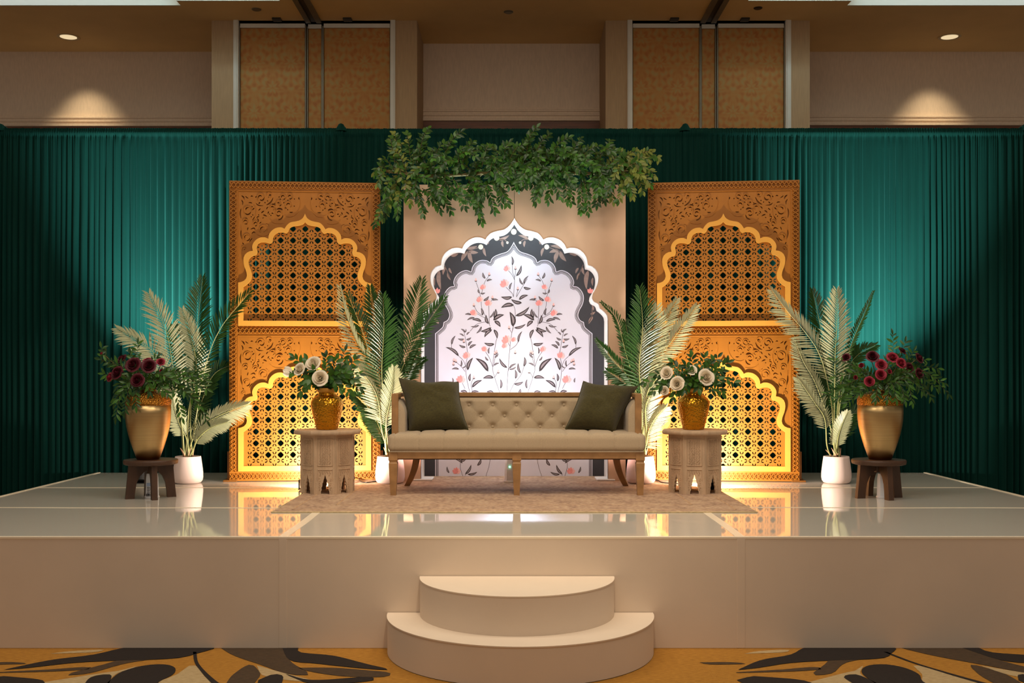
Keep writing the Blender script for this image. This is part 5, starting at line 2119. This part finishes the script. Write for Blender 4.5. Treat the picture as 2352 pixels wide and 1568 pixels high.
# ================================================================== POTTED PALMS
def frond_mesh(path, L, n=30, under=False, tilt=0.0, start=.34, droop=.25, seed=0):
    """path: local points from pot to tip; leaflets on the part beyond `start`"""
    rg = random.Random(seed)
    mb = MB()
    pa = resample(crom(path, 8), 40)
    mb.tube(pa, [.0062 * (1 - .80 * i / 40) for i in range(41)], 6)
    nf = len(mb.f)
    face = Vector((math.sin(tilt), -math.cos(tilt), .15)).normalized()
    if under:
        face = -face
    for side in (-1, 1):
        for k in range(n):
            t = k / (n - 1)
            s_ = start + (1 - start) * (t ** .95) * .995
            i = s_ * 40
            a = int(min(i, 39))
            p = pa[a].lerp(pa[a + 1], i - a)
            tan = (pa[min(a + 1, 40)] - pa[max(a - 1, 0)]).normalized()
            sd = tan.cross(face).normalized() * side
            nn = sd.cross(tan).normalized() * side
            ln = L * (.42 + .58 * math.sin(PI * min(1, .18 + .72 * t)) ** .8) * (1 - .45 * max(0, t - .75) / .25) * rg.uniform(.88, 1.08)
            ang = math.radians(62 - 36 * t + rg.uniform(-4, 4))
            d = tan * math.cos(ang) + sd * math.sin(ang) + nn * .18
            d.normalize()
            w = .0060 * (1 + .35 * math.sin(PI * t))
            ax = d.cross(nn).normalized()
            g = Vector((0, 0, -1))
            p1 = p + d * ln * .35 + g * droop * ln * .05
            p2 = p + d * ln * .72 + g * droop * ln * .2
            p3 = p + d * ln + g * droop * ln * .45
            up = nn * w * .55
            vv = [p, p1 - ax * w + up, p1, p1 + ax * w + up, p2 - ax * w * .75 + up * .7, p2, p2 + ax * w * .75 + up * .7, p3]
            ff = [(0, 2, 1), (0, 3, 2), (1, 2, 5, 4), (2, 3, 6, 5), (4, 5, 7), (5, 6, 7)]
            # keep the upper face on the nn side
            A, B, C = vv[0], vv[2], vv[1]
            if (B - A).cross(C - A).dot(nn) < 0:
                ff = [f[::-1] for f in ff]
            mb.add(vv, ff)
    me = mb.mesh('frond', [M['palm'], M['cane']], False)
    mi = [1 if i < nf else 0 for i in range(len(me.polygons))]
    me.polygons.foreach_set('material_index', mi)
    return me


def palm(px, D, label, fronds, conv, potw=.117):
    base = Vector((px_x(px, D), D, RZ if abs(px_x(px, D)) < 1.5 else ST))
    r = empty('potted_palm', base, 0, label, 'potted palm', 'potted palms along the back of the stage')
    k = potw / .117
    prof = [(0, 0), (.082, 0), (.100, .006), (.112, .022), (.117, .048), (.116, .09), (.109, .15), (.102, .2), (.100, .215), (.095, .2165), (.092, .21), (.092, .19)]
    MB().lathe([(a * k, b) for a, b in prof], 48).build('pot', M['pot'], r, smooth=True)
    MB().lathe([(0, .196), (.05 * k, .200), (.0925 * k, .194)], 24, rfn=lambda R, z, a: R).build('soil', M['soil'], r, smooth=True)
    rg = random.Random(px)
    for i, fr in enumerate(fronds):
        pts, L, under, tilt, dd, start = fr
        a = rg.uniform(0, 2 * PI)
        root = Vector((.035 * math.cos(a), .035 * math.sin(a), .19))
        path = [root]
        m_ = len(pts)
        for j, (x, y) in enumerate(pts):
            t = (j + 1) / m_
            w = conv(x, y, D + dd * t)
            path.append(w - base)
        me = frond_mesh(path, L, 38 if len(pts) > 2 else 26, under, tilt, start, .3, i + px)
        link_mesh('frond', me, r)
        if i < 6:
            sh = Vector((root.x, root.y, .185))
            t1 = (path[1] - root).normalized()
            MB().tube([sh, sh + t1 * .05 + Vector((.004, 0, 0)), sh + t1 * .10 + Vector((math.copysign(.022, math.cos(a)), 0, .0))], [.008, .007, .0008], 6).build('leaf_sheath', M['sheath'], r, smooth=True)
    return r


# each frond: points from low on the stem to the tip (tracing frame), leaflet length, light-tinted underside towards the hall, turn, depth of the tip, leaflet start
palm(432, 8.52, 'potted palm with pale lit fronds beside the left stool', [
    ([(650, 1000), (590, 590), (545, 360), (430, 105)], .19, True, .35, -.18, .40),
    ([(640, 950), (480, 545), (380, 450), (212, 345)], .17, True, .5, -.22, .44),
    ([(715, 1000), (735, 600), (760, 350), (800, 0)], .20, False, -.2, .22, .44),
    ([(700, 950), (755, 620), (730, 450), (660, 215)], .15, True, .2, -.05, .44),
    ([(740, 1050), (810, 640), (920, 350), (1130, 90)], .18, False, -.5, -.12, .42),
    ([(740, 1080), (800, 830), (880, 660), (1010, 590)], .16, False, -.3, .20, .34),
    ([(745, 1150), (790, 1030), (920, 945), (1110, 870)], .15, True, -.3, -.05, .30),
    ([(740, 1170), (770, 1105), (850, 1035), (970, 992)], .11, True, -.2, -.12, .30),
    ([(690, 1120), (640, 1010), (605, 900), (590, 800)], .12, True, .3, -.10, .36),
    ([(700, 1000), (720, 760), (690, 560), (600, 330)], .18, False, .2, .22, .44),
    ([(720, 1060), (780, 880), (840, 760), (900, 690)], .16, False, -.5, .26, .34)], b6)
palm(896, 8.46, 'potted palm between the left carved screen and the sofa', [
    ([(700, 880), (640, 600), (550, 460), (470, 260), (428, 60)], .15, True, .9, -.15, .34),
    ([(710, 900), (650, 590), (580, 360), (480, 110)], .16, False, .6, .05, .36),
    ([(735, 900), (715, 640), (730, 330), (722, 120)], .20, False, .1, -.16, .34),
    ([(745, 900), (870, 530), (930, 300), (992, 15)], .20, False, -.2, -.05, .44),
    ([(750, 950), (880, 560), (1000, 350), (1150, 135)], .17, False, -.5, -.12, .46),
    ([(745, 950), (870, 700), (925, 600), (965, 515)], .15, False, -.4, -.08, .42),
    ([(720, 1080), (650, 930), (580, 850), (520, 800)], .13, False, .3, -.08, .32),
    ([(715, 1050), (690, 850), (640, 730), (545, 610)], .17, True, .4, -.15, .40),
    ([(745, 1000), (770, 860), (790, 740), (800, 620)], .15, True, -.1, -.2, .36),
    ([(735, 950), (700, 500), (660, 250), (635, 60)], .15, False, .1, .12, .5),
    ([(720, 1100), (650, 1000), (600, 920), (560, 900)], .10, False, .3, -.02, .3),
    ([(740, 1000), (850, 760), (960, 600), (1010, 560)], .12, False, -.3, .02, .42)], b7)
palm(1472, 8.46, 'potted palm between the sofa and the right carved screen', [
    ([(350, 900), (325, 620), (350, 330), (330, 72)], .21, False, .1, -.14, .36),
    ([(345, 900), (240, 540), (170, 290), (68, 168)], .10, False, .6, -.05, .40),
    ([(345, 950), (270, 710), (150, 570), (30, 425)], .10, False, .4, -.15, .44),
    ([(365, 900), (360, 650), (405, 420), (445, 195)], .20, True, -.6, -.12, .40),
    ([(370, 920), (400, 640), (560, 420), (718, 190)], .15, True, -.4, -.10, .44),
    ([(365, 900), (400, 600), (480, 350), (580, 145)], .15, True, -.5, .02, .44),
    ([(375, 1120), (370, 900), (420, 780), (500, 690)], .16, True, -.3, -.12, .30),
    ([(375, 1150), (390, 1060), (440, 960), (510, 890)], .14, True, -.3, -.10, .24),
    ([(350, 950), (290, 780), (200, 700), (105, 640)], .14, False, .4, -.1, .46),
    ([(365, 1000), (380, 800), (440, 700), (520, 610)], .15, True, -.2, -.14, .36),
    ([(360, 950), (300, 650), (260, 450), (230, 300)], .15, False, .3, .12, .44)], b8)
palm(1921, 8.52, 'potted palm with pale lit fronds beside the right stool', [
    ([(470, 1000), (420, 700), (365, 515), (270, 370), (150, 230), (45, 85)], .19, True, .4, -.20, .46),
    ([(475, 1050), (475, 700), (478, 520), (490, 300), (490, 85)], .19, True, .0, -.18, .46),
    ([(490, 1050), (520, 700), (600, 430), (680, 250), (742, 95)], .09, False, -1.1, .02, .46),
    ([(450, 1050), (400, 880), (330, 700), (255, 570), (200, 425)], .14, True, .5, -.12, .44),
    ([(420, 1150), (405, 970), (330, 850), (220, 690)], .14, True, .4, -.16, .36),
    ([(490, 1170), (500, 1090), (530, 1000), (565, 925)], .10, True, -.1, -.1, .30),
    ([(470, 1000), (440, 600), (370, 300), (320, 85)], .17, False, .2, .24, .48),
    ([(490, 1050), (540, 700), (620, 540), (755, 462)], .14, False, -.3, .10, .44),
    ([(500, 1130), (540, 1000), (590, 940), (650, 930)], .14, False, -.3, .12, .32),
    ([(470, 1080), (450, 860), (420, 700), (410, 560)], .15, False, .2, .15, .40),
    ([(490, 1000), (510, 760), (560, 620), (620, 470)], .15, False, -.2, .15, .42)], b9)


# ================================================================== HANGING GARLAND
def b4(cx_, cy_, D):
    return P(850 + cx_ / 3.51, 290 + cy_ / 3.51, D)


GD = 8.60
gbase = b4(1170, 360, GD)
gar = empty('greenery_garland', gbase, 0, 'leafy green garland draped along the top of the arched backdrop', 'garland')
core = [b4(130, 360, GD), b4(500, 400, GD), b4(900, 380, GD), b4(1300, 370, GD), b4(1800, 380, GD), b4(2180, 340, GD)]
MB().tube([p - gbase for p in resample(crom(core, 6), 40)], .014, 8).build('branch', M['stem'], gar, smooth=True)
for sx in (-1, 1):
    xx = sx * .78 - gbase.x
    MB().tube([(xx, -.01, b4(1170, 385, GD).z - gbase.z), (xx, .10, 3.06 - gbase.z + .0), (xx, .102, 2.9 - gbase.z)], .006, 6).build('hanger', M['dark_metal'], gar)
SP = []
explicit = [((150, 360), (35, 370)), ((180, 330), (80, 280)), ((200, 300), (160, 90)), ((230, 280), (200, 60)), ((260, 280), (250, 130)), ((330, 300), (300, 60)), ((380, 290), (470, 20)), ((420, 300), (420, 110)), ((500, 320), (600, 140)),
            ((560, 320), (730, 45)), ((150, 400), (60, 460)), ((200, 420), (120, 540)), ((220, 430), (200, 620)), ((240, 480), (40, 790)), ((230, 520), (110, 740)), ((250, 520), (220, 720)), ((300, 450), (320, 620)), ((340, 460), (430, 705)),
            ((420, 500), (560, 680)), ((480, 540), (650, 680)), ((560, 560), (820, 620)), ((620, 520), (760, 650)), ((700, 480), (860, 640)), ((800, 450), (900, 770)), ((860, 480), (880, 700)), ((920, 460), (1000, 680)), ((960, 440), (1110, 620)),
            ((1020, 430), (1060, 620)), ((700, 330), (760, 170)), ((740, 320), (830, 130)), ((800, 340), (700, 350)), ((850, 330), (940, 270)), ((900, 330), (960, 160)), ((1000, 330), (1060, 200)), ((1060, 330), (1120, 130)), ((1100, 320), (1230, 150)),
            ((1150, 320), (1090, 230)), ((1200, 300), (1340, 10)), ((1250, 300), (1290, 90)), ((1300, 300), (1440, 70)), ((1400, 320), (1600, 90)), ((1450, 330), (1390, 200)), ((1500, 330), (1480, 190)), ((1600, 330), (1700, 100)), ((1650, 330), (1840, 160)),
            ((1700, 340), (1770, 230)), ((1780, 340), (1930, 210)), ((1850, 340), (1860, 230)), ((1900, 340), (2060, 240)), ((2000, 330), (2160, 205)), ((2080, 330), (2250, 270)), ((2120, 330), (2295, 400)), ((2120, 360), (2260, 470)), ((2080, 370), (2200, 520)),
            ((2020, 380), (2120, 560)), ((1980, 400), (2090, 550)), ((1900, 400), (1960, 600)), ((1850, 420), (1830, 630)), ((1780, 430), (1890, 600)), ((1720, 430), (1760, 690)), ((1700, 440), (1700, 680)), ((1640, 430), (1620, 610)), ((1560, 430), (1590, 600)),
            ((1480, 430), (1440, 600)), ((1400, 420), (1340, 610)), ((1420, 400), (1540, 570)), ((1320, 420), (1240, 480)), ((1260, 400), (1330, 540)), ((1200, 400), (1200, 500)), ((1140, 400), (1120, 480)), ((640, 440), (560, 620)), ((540, 430), (480, 600)),
            ((400, 420), (360, 520)), ((300, 380), (200, 200)), ((350, 400), (350, 240)), ((100, 380), (100, 520)), ((2100, 320), (2200, 330)), ((2140, 330), (2230, 250))]
for a, b in explicit:
    SP.append((a, b, uni(-.16, .02)))
for k in range(60):
    x = uni(150, 2200)
    y = uni(200, 440)
    a = uni(0, 2 * PI)
    SP.append(((x, y), (x + 150 * math.cos(a), y + 110 * math.sin(a)), uni(.03, .12)))
for k in range(70):
    x = uni(170, 2150)
    y = uni(250, 470)
    a = uni(0, 2 * PI)
    SP.append(((x, y), (x + 170 * math.cos(a), y + 120 * math.sin(a) + 20), uni(-.22, -.05)))
cands = []
for a, b, dd in SP:
    A = b4(a[0], a[1], GD + uni(-.03, .03)) - gbase
    B = b4(b[0], b[1], GD + dd) - gbase
    mid = A.lerp(B, .55) + Vector((0, -.04, .035))
    path = resample(crom([A, mid, B], 6), 12)
    sp_o = MB().tube(path, [.0028 * (1.1 - .8 * i / 12) for i in range(13)], 5).build('spray_stem', M['stem'], gar, smooth=True)
    ln = (B - A).length
    right = b[0] > 1950  # warm light on this end is put into yellower leaves
    far_left = b[0] < 330
    ls = [LEAF[2], LEAF[0]] if right else ([LEAF[1], LEAF[0], LEAF[0], LEAF[2]] if far_left else [LEAF[0], LEAF[1]])
    for mtx in sprig_leaves(path, max(10, int(ln / .0115)), .053, 1.0, random, .05):
        cands.append((mtx.translation.y, mtx, random.choice(ls), sp_o))
cands.sort(key=lambda c: c[0])
pick = [c for i, c in enumerate(cands) if i < 900 and i % 3 == 0]
for _, mtx, me, so in pick:
    o = link_mesh('leaf', me, so)
    o.matrix_local = mtx
ids = set(id(c) for c in pick)
rest = [c for c in cands if id(c) not in ids]
mb = MB()
mids = []
mats_ = [M['leaf'], M['leaf_deep'], M['leaf_warm']]
for _, mtx, me, so in rest:
    mb.add([mtx @ v.co for v in me.vertices], [tuple(p.vertices) for p in me.polygons])
    mids += [mats_.index(me.materials[0])] * len(me.polygons)
me = mb.mesh('foliage', mats_, True)
me.polygons.foreach_set('material_index', mids)
fo = link_mesh('foliage', me, gar)
fo['kind'] = 'stuff'


# ================================================================== UPLIGHTS AND CABLES
def can_uplight(loc, target, label, m_):
    r = empty('floor_uplight', loc, 0, label, 'uplight', 'floor uplights')
    d = Vector(target) - Vector(loc)
    pitch = math.atan2(d.z, math.hypot(d.x, d.y))
    yaw = math.atan2(d.y, d.x) - PI / 2
    r.rotation_euler = (0, 0, yaw)
    # lamp housing opening towards +y tilted upwards; the light itself sits just outside the mouth
    mb = MB()
    c = Vector((0, -.045, .062))
    ax = Vector((0, math.cos(pitch), math.sin(pitch)))
    pts = [c - ax * .05, c - ax * .046, c + ax * .035]
    mb.tube(pts, [.03, .042, .046], 20)
    mb.build('housing', m_, r, smooth=False)
    br = MB().rbox(-.056, -.048, -.07, -.02, 0.0, .075, .002).rbox(.048, .056, -.07, -.02, 0, .075, .002).rbox(-.056, .056, -.09, 0.0, 0, .006, .002)
    br.build('bracket', m_, r)


can_uplight((UPL.x, UPL.y, RZ), (-1.6, 8.66, 1.1), 'black floor uplight hidden behind the left carved table', M['black_plastic'])
can_uplight((UPR.x, UPR.y, ST), (1.66, 8.66, 1.1), 'black floor uplight hidden behind the right carved table', M['black_plastic'])

can_uplight((-2.97, 8.56, ST), (-3.03, 9.5, 2.6), 'black floor uplight behind the left wooden stool', M['black_plastic'])
can_uplight((3.03, 8.56, ST), (3.17, 9.5, 2.6), 'black floor uplight behind the right wooden stool', M['black_plastic'])


def box_uplight(loc, w, h, label, detail):
    r = empty('battery_uplight', loc, 0, label, 'uplight', 'white battery uplights')
    prof = [(0, 0), (w * .9, 0), (w, .008), (w * .92, h * .8), (w * .84, h - .004), (w * .8, h), (w * .7, h - .004), (0, h - .006)]
    MB().lathe(prof, 8).build('housing', M['white_plastic'], r)
    MB().lathe([(w * 1.02, -.0005), (w * 1.06, .006), (w * 1.02, .014)], 24).build('foot_ring', M['white_plastic'], r)
    if detail == 'led':
        m_, nt, b = new_mat('green_led')
        b.inputs['Base Color'].default_value = (.1, 1, .5, 1)
        b.inputs['Emission Color'].default_value = (.2, 1, .55, 1)
        b.inputs['Emission Strength'].default_value = 6
        q = MB().lathe([(0, .006), (.004, .005), (.0065, 0)], 12)
        q.v = [(x - w * .30, -z - w * .885, y + h * .66) for x, y, z in q.v]
        q.build('status_light', m_, r)
    elif detail == 'label':
        y = -w * .93
        MB().rbox(-.024, .010, y - .003, y + .01, h * .50, h * .63, .001).build('sticker', M['label_blue'], r)
        q = MB()
        for k in range(5):
            q.box(-.022, .002 + .004 * (k % 2), y - .002, y + .004, h * .44 - k * .011, h * .44 - k * .011 + .003)
        for x in (-.026, -.014, -.002):
            q.box(x, x + .009, y - .006, y + .002, .018, .021)
            q.box(x, x + .0025, y - .006, y + .002, .018, .031)
            q.box(x, x + .009, y - .006, y + .002, .029, .032)
        q.build('printed_text', M['ink'], r)
    return r


box_uplight((.0, 8.55, RZ + .0005), .062, .19, 'white battery uplight with green status light behind the sofa centre leg', 'led')
box_uplight((SLX + .01, SY - .0, ST + .0005), .048, .172, 'white battery uplight with printed label under the left stool', 'label')
box_uplight((SRX + .03, SY + .0, ST + .0005), .044, .172, 'white battery uplight under the right stool', 'plain')


def cable(pts, label):
    pts = [Vector(p) for p in pts]
    q = crom(pts, 8)
    o = MB().tube([p - pts[0] for p in q], .0045, 6).build('power_cable', M['cable'], None, smooth=True, loc=pts[0])
    tag(o, label, 'cable', 'black power cables on the stage')


def fl(px, py, dz=.0052):
    D = (CAMZ - RZ) * FPX / (py - HOR)
    return Vector((px_x(px, D), D, RZ + dz))


cable([fl(752, 1120), fl(800, 1112), fl(814, 1104) + Vector((0, 0, .012)), fl(820, 1096) + Vector((0, -.03, .02)), fl(828, 1106), fl(842, 1109), fl(860, 1107), fl(878, 1106)], 'black power cable curling behind the left carved table')
cable([fl(1490, 1106), fl(1508, 1103), fl(1518, 1108), fl(1530, 1110), fl(1560, 1112)], 'black power cable between the right pot and the carved table')
